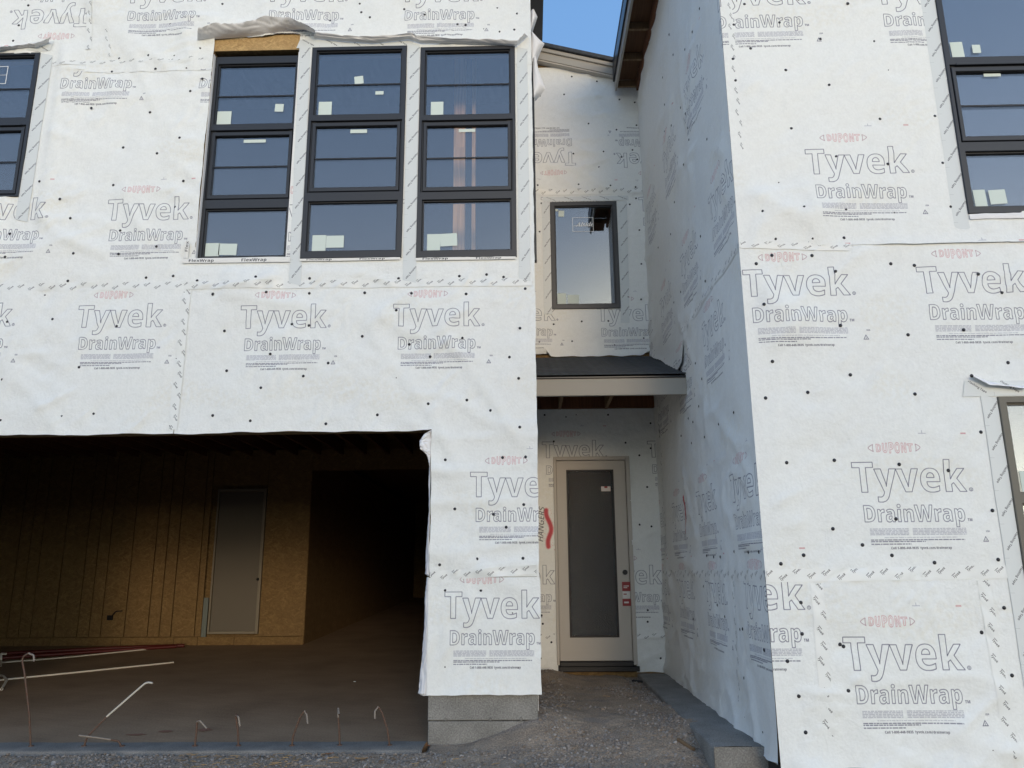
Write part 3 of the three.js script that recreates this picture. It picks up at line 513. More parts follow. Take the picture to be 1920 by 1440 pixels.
  // between and beside the windows
  fl(573, 84, 554, 534, 0.115); fl(776, 84, 768, 529, 0.125); fl(979, 92, 984, 526, 0.105); fl(90, 104, 42, 415, 0.12);
  fl(560, 84, 775, 82, 0.10); fl(100, 88, 60, 90, 0.11);
  // sill flashing with raised lip
  for (const [w, d] of [[w1, 0.07], [w2, 0.0], [w3, 0.0]]) mesh('sill_flashing', strip(p, [w[0] - 0.1 * (d > 0), w[2] - (d ? 0.018 : 0.01)], [w[1] + (d ? 0.03 : -0.01), w[2] - (d ? 0.018 : 0.01)], d ? 0.05 : 0.034, { tile: 0.5, lift: 0.016, wob: 0.006 }), M.flex, parent);
  mesh('sill_flashing', strip(p, p.from(350, 486), p.from(355, 455), 0.05, { tile: 0.5, lift: 0.02 }), M.flex, parent);
  for (const [a, b] of [[w1[0] + 0.0125, w1[0] + 0.018], [w1[1] - 0.018, w1[1] - 0.0125]]) mesh('jamb_wrap', bx(a, b, w1[2], 6.6, ZL - 0.0295, ZL + 0.016, 0.001), M.wrapPlain, parent);
  // bare sheathing over the first window, where the wrap was cut away
  mesh('header_board', bx(w1[0] - 0.06, w1[1] + 0.03, 6.64, 6.86, ZL - 0.001, ZL + 0.004, 0.001), M.osbFresh, parent);
  // turned-up flaps of cut wrap above the windows
  const flap = (hinge, free, out, sag = 0.02, seedF = 0) => {
    const H = free.map(([u, v]) => onZ(u, v, ZL + 0.02)), F = hinge.map(([u, v]) => onZ(u, v, ZL + out));
    const g = surf(140, 16, (s, t) => { const a = along(H, s), b = along(F, s), q = a.lerp(b, t); const cr = 1 - Math.abs(nz(s * 13 + t * 2, t * 1.5, seedF + 9)); q.z += 0.01 * Math.sin(t * Math.PI) + t * (0.02 * nz(s * 9, t * 2, seedF) + 0.008 * nz(s * 21, t * 3, seedF + 4) - 0.014 * Math.pow(cr, 8)); q.y += t * (0.006 * Math.pow(cr, 8) + 0.006 * nz(s * 40, 1, seedF)); q.y += sag * Math.sin(t * Math.PI) + 0.01 * t * nz(s * 14, 3, seedF); return q; });
    mesh('wrap_flap', g, M.wrapPlain, parent);
  };
  flap([[372, 52], [400, 44], [455, 42], [498, 30], [540, 32], [575, 46], [590, 56]], [[370, 76], [400, 74], [450, 70], [500, 66], [540, 58], [570, 56], [594, 64]], 0.17, -0.015, 1);
  flap([[590, 58], [640, 66], [700, 68], [770, 62], [785, 66], [850, 72], [920, 72], [970, 76], [984, 62]], [[588, 72], [640, 77], [700, 82], [766, 74], [790, 82], [850, 82], [910, 84], [966, 88], [990, 68]], 0.10, -0.01, 5);
  flap([[-40, 90], [0, 88], [40, 84], [70, 80], [96, 68]], [[-40, 96], [0, 95], [40, 92], [66, 90], [92, 80]], 0.09, -0.008, 9);
  // loose corner of wrap reaching past the edge of the wall
  const tear = (left, right, z) => { const A = left.map(([u, v]) => onZ(u, v, z)), B = right.map(([u, v]) => onZ(u, v, z - 0.02)); mesh('wrap_flap', surf(12, 26, (s, t) => { const q = along(A, t).lerp(along(B, t), s); q.z += 0.02 * Math.sin(s * 3) * (0.5 + t) - 0.03 * s * s + 0.09 * s * (1 - t) - 0.05 * s * t; return q; }), M.wrapPlain, parent); };
  tear([[995, 22], [996, 40], [995, 56]], [[1001, 25], [1008, 31], [997, 55]], ZL - 0.005);
  tear([[995, 64], [996, 90], [998, 116]], [[998, 67], [1010, 76], [1021, 81], [1012, 96], [1004, 115]], ZL - 0.015);
  tear([[998, 112], [1000, 150], [1001, 183]], [[1005, 113], [1009, 132], [1023, 166], [1014, 174], [1003, 182]], ZL - 0.025);
  // jamb flaps folded back into the garage opening
  const jf = (list, z) => { const pts = list.map(([u0, u1, v]) => [onZ(u0, v, z), onZ(u1, v, ZL + 0.01)]); const A = pts.map(q => q[0]), B = pts.map(q => q[1]); mesh('wrap_flap', surf(14, 110, (s, t) => { const q = along(B, t).lerp(along(A, t), s); const cr = 1 - Math.abs(nz(t * 11, s * 2, 13)); q.z += 0.018 * Math.sin(s * Math.PI) + 0.012 * nz(t * 8, s * 2, 3) - 0.02 * s * Math.pow(cr, 8); q.x -= 0.006 * s * nz(t * 24, 2, 5); return q; }), M.wrapPlain, parent); };
  jf([[806, 811, 807], [794, 811, 814], [786, 811, 826], [788, 810, 842], [800, 809, 852], [804, 808, 868], [806, 808, 885]], ZL + 0.04);
  jf([[805, 808, 870], [803, 807, 900], [804, 806, 960], [799, 805, 1020], [797, 804, 1076], [802, 804, 1080]], ZL - 0.05);
  jf([[800, 804, 1082], [796, 803, 1120], [795, 803, 1180], [790, 803, 1240], [784, 803, 1300], [790, 804, 1304]], ZL - 0.04);
  nailsOn(p, GW);

  // windows
  const rows = (u, z, list) => list.map(([v0, v1, t]) => [yAt(u, v1, z), yAt(u, v0, z), t]);
  const zf = ZL + 0.03;
  windowUnit(GW, w1, ZL - 0.03, rows(460, ZL - 0.07, [[374 + 20, 483, 'fixed'], [257, 367, 'sash'], [124, 236, 'fixed']]), M.frame, { label: 'left of the three black windows, set deeper under bare sheathing', stickers: [[408, 209, 432, 236], [516, 195, 531, 209, -0.04], [457, 262, 498, 267], [386, 456, 410, 482], [410.5, 457, 443, 478, -0.03]] });
  windowUnit(GW, w2, zf, rows(665, zf - 0.04, [[380, 473, 'fixed'], [239, 353, 'sash'], [98, 218, 'fixed']]), M.frame, { label: 'middle of the three black windows', stickers: [[598, 191, 621, 218], [665, 143, 681, 157, 0.12], [704, 171, 719, 177], [657, 243, 688, 249], [586, 441, 610, 471], [612, 442, 644, 464]] });
  windowUnit(GW, w3, zf, rows(875, zf - 0.04, [[377, 472, 'fixed'], [238, 352, 'sash'], [98, 218, 'fixed']]), M.frame, { label: 'right of the three black windows, studs showing behind its glass', stickers: [[808, 191, 831, 217], [860, 242, 891, 247], [801, 439, 825, 469], [825.5, 438, 857, 461, 0.04]] });
  const wl = windowUnit(GW, w0, zf, rows(30, zf - 0.04, [[248, 358, 'sash'], [108, 224, 'fixed']]), M.frame, { label: 'black window cut off by the left edge of the view', stickers: [] });
  { const a = onZ(-26, 125, zf - 0.036), b = onZ(10.5, 157, zf - 0.036); mesh('sticker', plate(a.x, b.x, b.y, a.y, [[a.x + 0.006, b.x - 0.006, b.y + 0.006, (a.y + b.y) / 2 - 0.002], [a.x + 0.006, b.x - 0.006, (a.y + b.y) / 2 + 0.002, a.y - 0.006]], zf - 0.037, zf - 0.0362), M.logoInk, wl); }
  // studs in the room behind
  for (const [u0, u1] of [[849, 871], [884, 891]]) { const a = onZ(u0, 420, -7.7), b = onZ(u1, 420, -7.7); mesh('stud', bx(a.x, b.x, 3.87, 8.9, -7.8, -7.7), M.wood, GW); }

  // garage inside
  const ZG = -13.7, yb = z => 0.147 + 0.0273 * (-z - 6.87);
  // sheathing boards of the back wall, cut between grooves
  const bw = 1.2, offs = [0, 0.2, 0.4, 0.8], edges = []; const xr = onZ(578, 1040, ZG).x, xd0 = onZ(400, 1060, ZG).x, xd1 = onZ(493, 1060, ZG).x;
  const ref = onZ(146, 1180, ZG).x; for (let k = -8; k < 3; k++) for (const o of offs) { const x = ref + k * bw + o; if (x > -10 && x < xd0 - 0.22) edges.push(x); } edges.unshift(-10.04); edges.push(xd0 - 0.115); edges.sort((a, b) => a - b);
  const yp = 0.47;
  for (let i = 0; i < edges.length - 1; i++) if (edges[i + 1] - edges[i] > 0.05) { const g = bx(edges[i] + 0.007, edges[i + 1] - 0.007, yp, 3.62, ZG, ZG + 0.014, 0.002); g.attributes.uv.array.forEach((v, k, arr) => { arr[k] = v + (k % 2 ? i * 0.37 : i * 0.61); }); mesh('sheathing_board', g, M.osb, GW); }
  for (const [a, b] of [[xd1 + 0.004, xr - 0.004]]) mesh('sheathing_board', bx(a, b, yp, 3.62, ZG, ZG + 0.014, 0.002), M.osb, GW);
  mesh('sheathing_board', bx(xd0 - 0.11, xd1, 3.0, 3.62, ZG, ZG + 0.013, 0.002), M.osb, GW);
  mesh('metal_strip', bx(xd0 - 0.112, xd0 - 0.03, 0.35, 1.1, ZG, ZG + 0.016, 0.002), std({ color: 0x77807e, roughness: 0.5, metalness: 0.5 }), GW);
  for (let x = -10.02, i = 0; x < xr - 0.1; i++) { const l = [0.9, 0.4, 0.62, 1.2][i % 4], e = Math.min(xr - 0.004, x + l); mesh('base_board', bx(x + 0.003, e - 0.003, 0.30, yp - 0.008, ZG, ZG + 0.03, 0.003), M.osbDark, GW); x += l; }
  mesh('back_wall', [bx(-10.04, xr, 0.1, 3.62, ZG - 0.25, ZG - 0.09, 0), bx(xr - 0.12, xr, 0.1, 3.62, -26.3, ZG - 0.251, 0), bx(xr - 0.06, xr, 0.1, 3.62, ZG - 0.089, ZG - 0.001, 0), bx(-10.04, -0.095, 0.1, 3.78, -26.6, -26.45, 0), bx(xr + 0.001, -0.095, onZ(690, 880, ZG).y, 3.62, ZG - 0.15, ZG, 0.002)], M.osbDark, GW);
  { // the deeper bay has its own boards
    for (let x = xr + 0.3; x < -0.6; x += 0.42) mesh('sheathing_board', bx(x + 0.004, x + 0.416, 0.75, 3.3, -26.449, -26.43, 0.002), M.osbDark, GW);
  }
  const beams = group('ceiling', GW); mesh('deck', bx(-10.04, -0.095, 3.76, 3.779, -26.4, ZL - 0.17, 0), M.osbDark, beams);
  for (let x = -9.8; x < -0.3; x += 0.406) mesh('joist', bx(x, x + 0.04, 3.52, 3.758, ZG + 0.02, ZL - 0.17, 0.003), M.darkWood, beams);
  // man door at the back
  const dr = group('garage_door_to_house', GW); dr.name = 'door'; dr.userData.label = 'tall plain grey door in the back wall of the garage';
  const dy0 = yAt(440, 1188, ZG), dy1 = yAt(450, 917, ZG);
  mesh('door_frame', [bx(xd0, xd0 + 0.03, dy0, dy1, ZG, ZG + 0.05), bx(xd1 - 0.05, xd1 - 0.002, dy0, dy1, ZG, ZG + 0.05), bx(xd0 + 0.031, xd1 - 0.051, dy1 - 0.05, dy1, ZG, ZG + 0.05), bx(xd0 + 0.031, xd1 - 0.051, dy0, dy0 + 0.04, ZG, ZG + 0.06)], M.manFrame, dr);
  mesh('door_leaf', bx(xd0 + 0.034, xd1 - 0.054, dy0 + 0.042, dy1 - 0.054, ZG, ZG + 0.022, 0.004), M.manDoor, dr);
  { const k = onZ(484, 1086, ZG + 0.03); const g = new THREE.SphereGeometry(0.026, 12, 8); g.translate(k.x, k.y, ZG + 0.05); mesh('knob', g, M.blackMetal, dr); }
  { const k = onZ(208, 1158, ZG); mesh('outlet_box', [bx(k.x - 0.045, k.x + 0.045, k.y - 0.04, k.y + 0.04, ZG + 0.012, ZG + 0.05), tube([[k.x + 0.03, k.y + 0.03, ZG + 0.03], [k.x + 0.1, k.y + 0.1, ZG + 0.05], [k.x + 0.2, k.y + 0.11, ZG + 0.03]], 0.01, 12)], M.blackMetal, GW); }
  // concrete pier foot
  const foot = group('foundation', GW);
  mesh('concrete_base', [bx(XJAMB + 0.005, 0.05, 0.315, 0.56, ZL - 0.3, ZL + 0.006, 0.006), bx(XJAMB + 0.008, 0.047, -0.2, 0.309, ZL - 0.3, ZL + 0.003, 0.006)], M.concrete, foot);
  for (const u of [835, 919, 977]) { const q = onZ(u, 1356, ZL); const g = new THREE.TorusGeometry(0.011, 0.004, 6, 14); g.translate(q.x, 0.325, ZL + 0.007); mesh('form_tie_hole', g, M.concrete, foot); }
  // black eave of this wing beside the sky, and the bare dark edge of its side wall
  mesh('eave', [bx(0.056, 0.262, 8.72, 8.99, -9.72, ZL + 0.3, 0.006)], M.gutter, GW);
  mesh('corner_trim', bx(0.056, 0.098, 4.35, 6.5, ZL - 0.12, ZL - 0.06, 0.003), M.gutter, GW);
  mesh('side_wrap', bx(0.051, 0.056, 0.3, 8.6, -10.05, ZL - 0.13, 0.001), M.wrapPlain, GW);
}
// garage floor
{
  const z0 = -6.9, z1 = -26.44, y = z => 0.147 + 0.0273 * (-z - 6.87);
  const s = new THREE.Shape(); s.moveTo(-z0, y(z0)); s.lineTo(-z1, y(z1)); s.lineTo(-z1, -0.2); s.lineTo(-z0, -0.2); s.closePath();
  const g = new THREE.ExtrudeGeometry(s, { depth: 9.94, bevelEnabled: false }); g.rotateY(Math.PI / 2); g.translate(-10.04, 0, 0);
  { const q = g.attributes.uv, pp = g.attributes.position; for (let i = 0; i < q.count; i++) q.setXY(i, pp.getX(i), pp.getZ(i)); }
  const f = mesh('garage_floor', g, M.dustyFloor); f.userData = { kind: 'structure', label: 'dusty brown concrete floor inside the open garage', category: 'floor' };
  const e = surf(160, 6, (u, v) => { const x = lerp(-5.74, XJAMB - 0.005, u); const k = [[0, 0.004], [0.16, 0.003], [0.27, -0.001], [0.296, -0.014], [0.303, -0.05], [0.306, -0.12], [0.306, -0.3]][Math.round(v * 6)]; return new THREE.Vector3(x, 0.147 + k[1] + 0.004 * nz(x * 5, v * 3, 1), -6.9 + k[0] + 0.008 * nz(x * 7, 2, v) + 0.012 * nz(x * 1.3, 1, 0)); }, (u, v, q) => [q.x, q.z - q.y]);
  const lip = mesh('slab_lip', e, M.slabEdge); lip.userData = { kind: 'structure', label: 'pale concrete lip of the garage slab with bent bars standing in it', category: 'slab edge' };
}

// ------------------------------------------------------------------ entry bay
const EB = thing('entry_bay', 'narrow recessed entry between the two wings, with front door, porch roof and one window', 'house bay');
{
  const p = planes.back, dHole = [0.325, 1.278, 0.30, 2.925], wHole = [0.345, 1.258, 4.95, 6.505];
  mesh('back_wall', poly([[0.051, 8.96], [0.051, -0.2], [1.79, -0.2], [1.79, 8.5]], [dHole, wHole], ZB - 0.16, ZB - 0.002), M.osbDark, EB);
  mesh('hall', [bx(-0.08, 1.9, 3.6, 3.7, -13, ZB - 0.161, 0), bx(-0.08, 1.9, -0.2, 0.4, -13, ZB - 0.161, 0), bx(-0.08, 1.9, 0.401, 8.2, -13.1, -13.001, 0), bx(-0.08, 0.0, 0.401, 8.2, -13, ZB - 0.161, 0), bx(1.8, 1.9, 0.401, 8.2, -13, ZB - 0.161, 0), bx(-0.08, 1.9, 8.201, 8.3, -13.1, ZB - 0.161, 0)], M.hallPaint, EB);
  const topY = x => 9.0 - 0.27 * x;
  mesh('wrap_sheet', sheet(p, 0.06, XS + 0.01, 4.27, 8.66, { holes: [wHole], edge: (a, b) => { if (b > 4.2701) return [0, 0]; return [0, 0.02 * nz(a * 6, 2, 2) + (a < 0.3 ? 0.12 * smooth(0.32, 0.2, a) : 0) + 0.07 * smooth(1.5, 1.64, a)]; }, bulge: (a, b) => 0.02 * Math.exp(-(b - 4.27) / 0.12) }), M.wrapBack, EB);
  mesh('wrap_sheet', sheet(p, 0.06, XS + 0.01, 0.30, 3.56, { holes: [dHole], edge: (a, b) => [0, b < 0.3001 ? 0.02 * nz(a * 4, 2, 7) : 0] }), M.wrapBack, EB);
  const hz = (u0, v0, u1, v1, w) => mesh('seam_tape', strip(p, p.from(u0, v0), p.from(u1, v1), w, { lift: 0.006 }), M.seamTape, EB);
  hz(1004, 362, 1204, 358, 0.09); hz(1194, 1193, 1252, 1193, 0.07); hz(1010, 1194, 1040, 1192, 0.07);
  const fl = (u0, v0, u1, v1, w = 0.12) => mesh('flashing_tape', strip(p, p.from(u0, v0), p.from(u1, v1), w, { tile: 0.25, lift: 0.0055, wob: 0.003 }), M.flash, EB);
  fl(1023, 380, 1028, 590, 0.11); fl(1167, 378, 1172, 606, 0.12); fl(1018, 375, 1178, 372, 0.07);
  nailsOn(p, EB);
  // window
  const zf = ZB + 0.03, w = [0.338, 1.265, 4.94, 6.513];
  const wu = windowUnit(EB, w, zf, [[5.005, 6.45, 'fixed']], M.frame, { border: 0.062, bars: 0, glass: M.glassCool, innerGlass: M.glassInner, label: 'single black framed window over the porch roof', stickers: [[1040, 392, 1046, 396], [1047, 395, 1058, 406, -0.05], [1045, 550, 1062, 571], [1064, 553, 1086, 569, -0.03]] });
  { const a = onZ(1073, 408, zf - 0.036), b = onZ(1113, 434, zf - 0.036); const W = 256, H = 160, c = document.createElement('canvas'); c.width = W; c.height = H; const g = c.getContext('2d');
    mesh('sticker', plate(a.x, b.x, b.y, a.y, [[a.x + 0.006, b.x - 0.006, b.y + 0.006, a.y - 0.006]], zf - 0.037, zf - 0.0362), M.logoInk, wu);
    g.clearRect(0, 0, W, H); g.fillStyle = '#000'; g.fillRect(0, 0, W, H); g.fillStyle = '#fff'; g.strokeStyle = '#fff'; g.font = 'italic bold 66px serif'; g.save(); g.translate(24, 102); g.transform(1.05, 0, -0.2, 1, 0, 0); g.fillText('Alside', 14, 0); g.restore(); g.lineWidth = 4; g.beginPath(); g.moveTo(14, 108); g.quadraticCurveTo(4, 88, 40, 92); g.lineTo(226, 94); g.stroke();
    const t = tex(c, null, false), pg = new THREE.PlaneGeometry(b.x - a.x - 0.012, a.y - b.y - 0.012); pg.translate((a.x + b.x) / 2, (a.y + b.y) / 2, zf - 0.0364); mesh('sticker', pg, std({ color: 0xe6eaec, alphaMap: t, transparent: true, roughness: 0.6 }), wu); }
  // front door
  const dr = group('front_door', EB); dr.userData.label = 'cream front door with a tall textured glass panel';
  const fx0 = 0.313, fx1 = 1.29, fy0 = 0.385, fy1 = 2.93, z = ZB + 0.02;
  mesh('door_frame', [bx(fx0, fx0 + 0.034, fy0, fy1, z - 0.14, z + 0.022), bx(fx1 - 0.05, fx1, fy0, fy1, z - 0.14, z + 0.022), bx(fx0 + 0.035, fx1 - 0.051, fy1 - 0.045, fy1, z - 0.14, z + 0.022)], M.door, dr);
  const sx0 = 0.351, sx1 = 1.236, sy0 = 0.43, sy1 = 2.881, zs = z - 0.02;
  const g0 = onZ(1061, 882, zs), g1 = onZ(1163, 1194, zs), gx0 = 0.483, gx1 = 1.078, gy0 = g1.y, gy1 = g0.y;
  mesh('door_leaf', plate(sx0, sx1, sy0, sy1, [[gx0, gx1, gy0, gy1]], zs - 0.045, zs, 0.003), M.door, dr);
  mesh('glass_trim', plate(gx0 - 0.006, gx1 + 0.006, gy0 - 0.006, gy1 + 0.006, [[gx0 + 0.016, gx1 - 0.016, gy0 + 0.016, gy1 - 0.016]], zs - 0.03, zs + 0.008, 0.003), M.blackMetal, dr);
  const pebble = grid(512, (u, v) => 128 + 70 * fbm(u, v, 40, 2, 3) + 60 * pn(u * 80, v * 60, 240, 8), [1.6, 1.6]);
  { const pg = new THREE.PlaneGeometry(gx1 - gx0 - 0.03, gy1 - gy0 - 0.03); { const q = pg.attributes.uv; for (let i = 0; i < q.count; i++) q.setXY(i, q.getX(i) * 0.56, q.getY(i) * 2); } pg.translate((gx0 + gx1) / 2, (gy0 + gy1) / 2, zs - 0.006); mesh('pane', pg, phy({ color: 0x7cb4ca, transmission: 1, thickness: 0, roughness: 0.06, ior: 1.78, bumpMap: pebble, bumpScale: 0.012 }), dr); }
  mesh('threshold', [bx(fx0 + 0.035, fx1 - 0.051, 0.37, 0.425, z - 0.13, z + 0.05, 0.006), bx(fx0 + 0.02, fx1 + 0.02, 0.31, 0.368, z - 0.1, z + 0.03, 0.004)], M.blackMetal, dr);
  const pr = (u0, v0, u1, v1, dz, m, nm) => { const a = onZ(u0, v0, zs), b = onZ(u1, v1, zs); return mesh(nm, bx(a.x, b.x, b.y, a.y, zs + dz, zs + dz + 0.0015, 0.0004), m, dr); };
  const red = std({ color: 0x8f2328, roughness: 0.5 }), white = std({ color: 0xd8d6d2, roughness: 0.6 });
  pr(1127, 912, 1145, 921, -0.004, white, 'sticker').userData.label = 'small red and white sticker on the door glass'; pr(1133, 912, 1139, 915, -0.0022, red, 'sticker');
  { const q = onZ(1172, 1073, zs); const g = new THREE.CylinderGeometry(0.03, 0.033, 0.02, 18); g.rotateX(Math.PI / 2); g.translate(q.x, q.y, zs + 0.01); mesh('deadbolt', g, M.blackMetal, dr); }
  const tagO = pr(1166, 1091, 1182, 1108, 0.006, red, 'hang_tag'); tagO.userData.label = 'red paper tag hanging at the lock'; pr(1167, 1109, 1182, 1122, 0.006, white, 'hang_tag'); pr(1167, 1123, 1183, 1136, 0.006, red, 'hang_tag');
  { const w2 = std({ color: 0xd8d6d2, roughness: 0.6 }); pr(1169, 1098, 1179, 1099.5, 0.0076, w2, 'tag_print'); pr(1169, 1101, 1176, 1102.5, 0.0076, w2, 'tag_print'); pr(1170, 1128, 1179, 1131, 0.0076, w2, 'tag_print'); pr(1169, 1113, 1175, 1115, 0.0076, red, 'tag_print'); }

  // porch roof between the wings
  const pf = group('porch_roof', EB); const zp = -7.93, x0 = 0.062, x1 = 1.643;
  mesh('fascia_board', bx(x0, x1, 3.262, 3.442, zp - 0.04, zp, 0.004), M.fascia, pf);
  mesh('drip_edge', bx(x0, x1, 3.444, 3.462, zp - 0.06, zp + 0.014, 0.003), M.gutter, pf);
  const N = 15, ys = 3.475, ye = 4.26, zs0 = zp + 0.03, zs1 = ZB + 0.015;
  for (let i = 0; i < N; i++) {
    const a = lerp(zs0, zs1, i / N), b = lerp(zs0, zs1, (i + 1.25) / N), ya = lerp(ys, ye, i / N), yc = lerp(ys, ye, (i + 1.25) / N);
    const top = surf(46, 1, (u, v) => new THREE.Vector3(lerp(x0, x1, u), lerp(ya + 0.012, yc + 0.002, v) + 0.0015 * nz(u * 18, i, v), lerp(a + 0.004 * nz(u * 30, i * 3, 1), b, v)), (u, v) => [u * 1.6 + i * 0.3, v * 0.2 + i * 0.37]);
    const butt = surf(46, 1, (u, v) => new THREE.Vector3(lerp(x0, x1, u), ya + 0.012 * v + (v ? 0.0015 * nz(u * 18, i, 0) : 0), a + 0.004 * nz(u * 30, i * 3, 1)), (u, v) => [u * 1.6, v * 0.02]);
    mesh('shingle_course', [top, butt], M.shingle, pf);
  }
  { const g = surf(1, 1, (u, v) => new THREE.Vector3(lerp(x0, x1, u), lerp(3.44, 4.24, v), lerp(zp - 0.041, ZB + 0.003, v))); mesh('roof_deck', g, M.plywood, pf); }
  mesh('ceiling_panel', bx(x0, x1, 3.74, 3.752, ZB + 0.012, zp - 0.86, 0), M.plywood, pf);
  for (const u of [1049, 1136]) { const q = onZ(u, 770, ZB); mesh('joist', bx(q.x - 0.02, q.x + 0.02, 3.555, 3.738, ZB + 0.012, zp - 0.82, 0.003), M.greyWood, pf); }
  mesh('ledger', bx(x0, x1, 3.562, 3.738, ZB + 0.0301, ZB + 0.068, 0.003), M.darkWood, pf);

  // upper roof over the entry with its sloping fascia
  const rf = group('roof', EB); const ang = Math.atan(0.27), sl = (g, x, y) => { g.rotateZ(-ang); g.translate(x, y, 0); return g; };
  const A = onZ(1010, 87, -9.99), Lr = 1.75;
  mesh('fascia_board', sl(bx(-0.3, Lr, -0.20, -0.025, -10.03, -9.99, 0.004), A.x, A.y), M.fascia, rf);
  mesh('fascia_moulding', sl(bx(-0.3, Lr, -0.08, -0.02, -9.989, -9.965, 0.006), A.x, A.y), M.fascia, rf);
  mesh('shingle_edge', sl(bx(-0.3, Lr, -0.018, 0.045, -12, -9.93, 0.008), A.x, A.y + 0.004), M.shingle, rf);
  mesh('soffit', sl(bx(-0.3, Lr, -0.22, -0.202, ZB - 0.1, -10.0, 0.002), A.x, A.y), M.paint, rf);
}

// ------------------------------------------------------------------ projecting wing (right)
const PW = thing('projecting_wing', 'right part of the house, white wrapped wing standing forward with a long shaded side wall', 'house wing');
{
  const p = planes.right, s = planes.side;
  const w1 = [3.425, 4.5, 4.165, 6.95], w2 = [3.432, 4.6, 0.35, 2.716];
  const h1 = [w1[0] + 0.012, w1[1] - 0.012, w1[2] + 0.012, w1[3] - 0.012], h2 = [w2[0] + 0.012, w2[1] - 0.012, w2[2] + 0.012, w2[3] - 0.012];
  mesh('front_wall', plate(XS + 0.002, 8.5, 0.235, 8.55, [h1, h2], ZR - 0.16, ZR - 0.002), M.osbDark, PW);
  mesh('side_wall', plateX(-16.6, ZR - 0.161, 0.235, 8.55, [], XS + 0.002, XS + 0.14), M.osbDark, PW);
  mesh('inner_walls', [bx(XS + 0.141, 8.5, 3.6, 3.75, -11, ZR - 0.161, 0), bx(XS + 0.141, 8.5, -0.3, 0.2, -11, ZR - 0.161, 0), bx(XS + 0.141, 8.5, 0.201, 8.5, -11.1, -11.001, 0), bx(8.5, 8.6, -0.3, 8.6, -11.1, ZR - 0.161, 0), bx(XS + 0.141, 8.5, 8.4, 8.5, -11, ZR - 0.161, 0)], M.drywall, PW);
  mesh('wrap_sheet', sheet(p, XS - 0.010, 8.4, 3.925, 8.5, { holes: [h1], lift: 0.004, step: 0.04, edge: (a, b) => [0, b < 3.926 ? 0.012 * nz(a * 2.2, 3, 3) : 0], bulge: (a, b) => 0.012 * Math.exp(-(b - 3.925) / 0.05) * smooth(2.6, 2.8, a) }), M.wrapRight, PW);
  mesh('wrap_sheet', sheet(p, XS - 0.010, 8.4, 1.45, 3.94, { holes: [h2], step: 0.04 }), M.wrapRight, PW);
  const xa = p.from(1545, 1260)[0], xb = p.from(1868, 1250)[0];
  mesh('wrap_sheet', sheet(p, XS - 0.010, xb, 0.215, 1.455, { holes: [h2], step: 0.03, lift: 0.002, edge: (a, b) => [0, b < 0.2151 ? 0.015 * nz(a * 3, 3, 9) : 0], bulge: (a, b) => 0.025 * Math.exp(-(b - 0.215) / 0.12) * (0.5 + nz(a * 4, 1, 6)) }), M.wrapRight, PW);
  mesh('wrap_sheet', sheet(p, xb, 8.4, 0.2, 1.455, { holes: [h2], step: 0.04, edge: (a, b) => [0, b < 0.2001 ? 0.015 * nz(a * 3, 3, 9) - 0.03 * smooth(0.1, 0, a - xb) : 0] }), M.wrapRight, PW);
  // side wall sheets: the upper one hangs over the porch roof, the lower one is lapped beneath
  mesh('wrap_sheet', sheet(s, -10.09, ZR + 0.010, 3.925, 8.2, { step: 0.04 }), M.wrapSide, PW);
  mesh('wrap_sheet', sheet(s, -10.09, ZR + 0.010, 1.45, 3.93, { step: 0.04 }), M.wrapSide, PW);
  mesh('wrap_sheet', sheet(s, -10.09, ZR + 0.010, 0.2, 1.455, { step: 0.035, lift: 0.002, edge: (a, b) => [0, b < 0.2001 ? 0.05 * nz(a * 2.6, 3, 5) + 0.04 : 0], bulge: (a, b) => 0.03 * Math.exp(-(b - 0.2) / 0.15) * (0.6 + nz(a * 3, 4, 1)) }), M.wrapSide, PW);
  // loose flap over the porch roof
  { const top = [[-10.04, 4.36], [-9.6, 4.2], [-9.0, 4.02], [-8.4, 3.86], [-8.02, 3.8], [-7.9, 3.8]], bot = [[-10.04, 4.28], [-9.7, 4.13], [-9.2, 3.98], [-8.6, 3.70], [-8.25, 3.585], [-7.95, 3.62]];
    const g = surf(50, 8, (u, v) => { const f = u * 5, i = Math.min(4, Math.floor(f)), t = f - i, L = (q) => [lerp(q[i][0], q[i + 1][0], t), lerp(q[i][1], q[i + 1][1], t)], a = L(top), b = L(bot); return new THREE.Vector3(XS - 0.034 - 0.012 * v * v - 0.006 * v * nz(u * 7, v, 2), lerp(a[1], b[1], v), lerp(a[0], b[0], v)); }, (u, v, q) => [(q.z + 10.15) / 4.5, (q.y - 0.1) / 8.2]);
    mesh('wrap_flap', g, M.wrapSide, PW); }
  const tp = (pl, a, b, w, o = {}) => mesh('seam_tape', strip(pl, a, b, w, { lift: 0.0045, ...o }), M.seamTape, PW);
  tp(p, [XS, 3.945], p.from(1590, 466), 0.06); tp(p, [XS, 1.455], [3.32, 1.47], 0.09);
  tp(p, p.from(1530, 1094), p.from(1556, 1440), 0.085); tp(p, p.from(1843, 1088), p.from(1893, 1420), 0.085);
  tp(p, [1.72, 6.4], [1.72, 4.72], 0.05);
  tp(s, [-9.9, 1.455], [-5.7, 1.455], 0.085); tp(s, [-7.9, 3.94], [-5.72, 3.94], 0.07);
  tp(s, s.from(1378, 1090), s.from(1392, 1390), 0.06); tp(s, [-9.7, 3.3], [-9.7, 0.5], 0.04);
  const fl = (pl, a, b, w) => mesh('flashing_tape', strip(pl, a, b, w, { tile: 0.235, lift: 0.0055, wob: 0.004, ragged: 0.03 }), M.flash, PW);
  fl(p, [3.365, 6.9], [3.365, 3.945], 0.115); fl(p, [3.372, 2.72], [3.372, 0.4], 0.115); fl(p, [3.2, 2.78], [4.3, 2.78], 0.115);
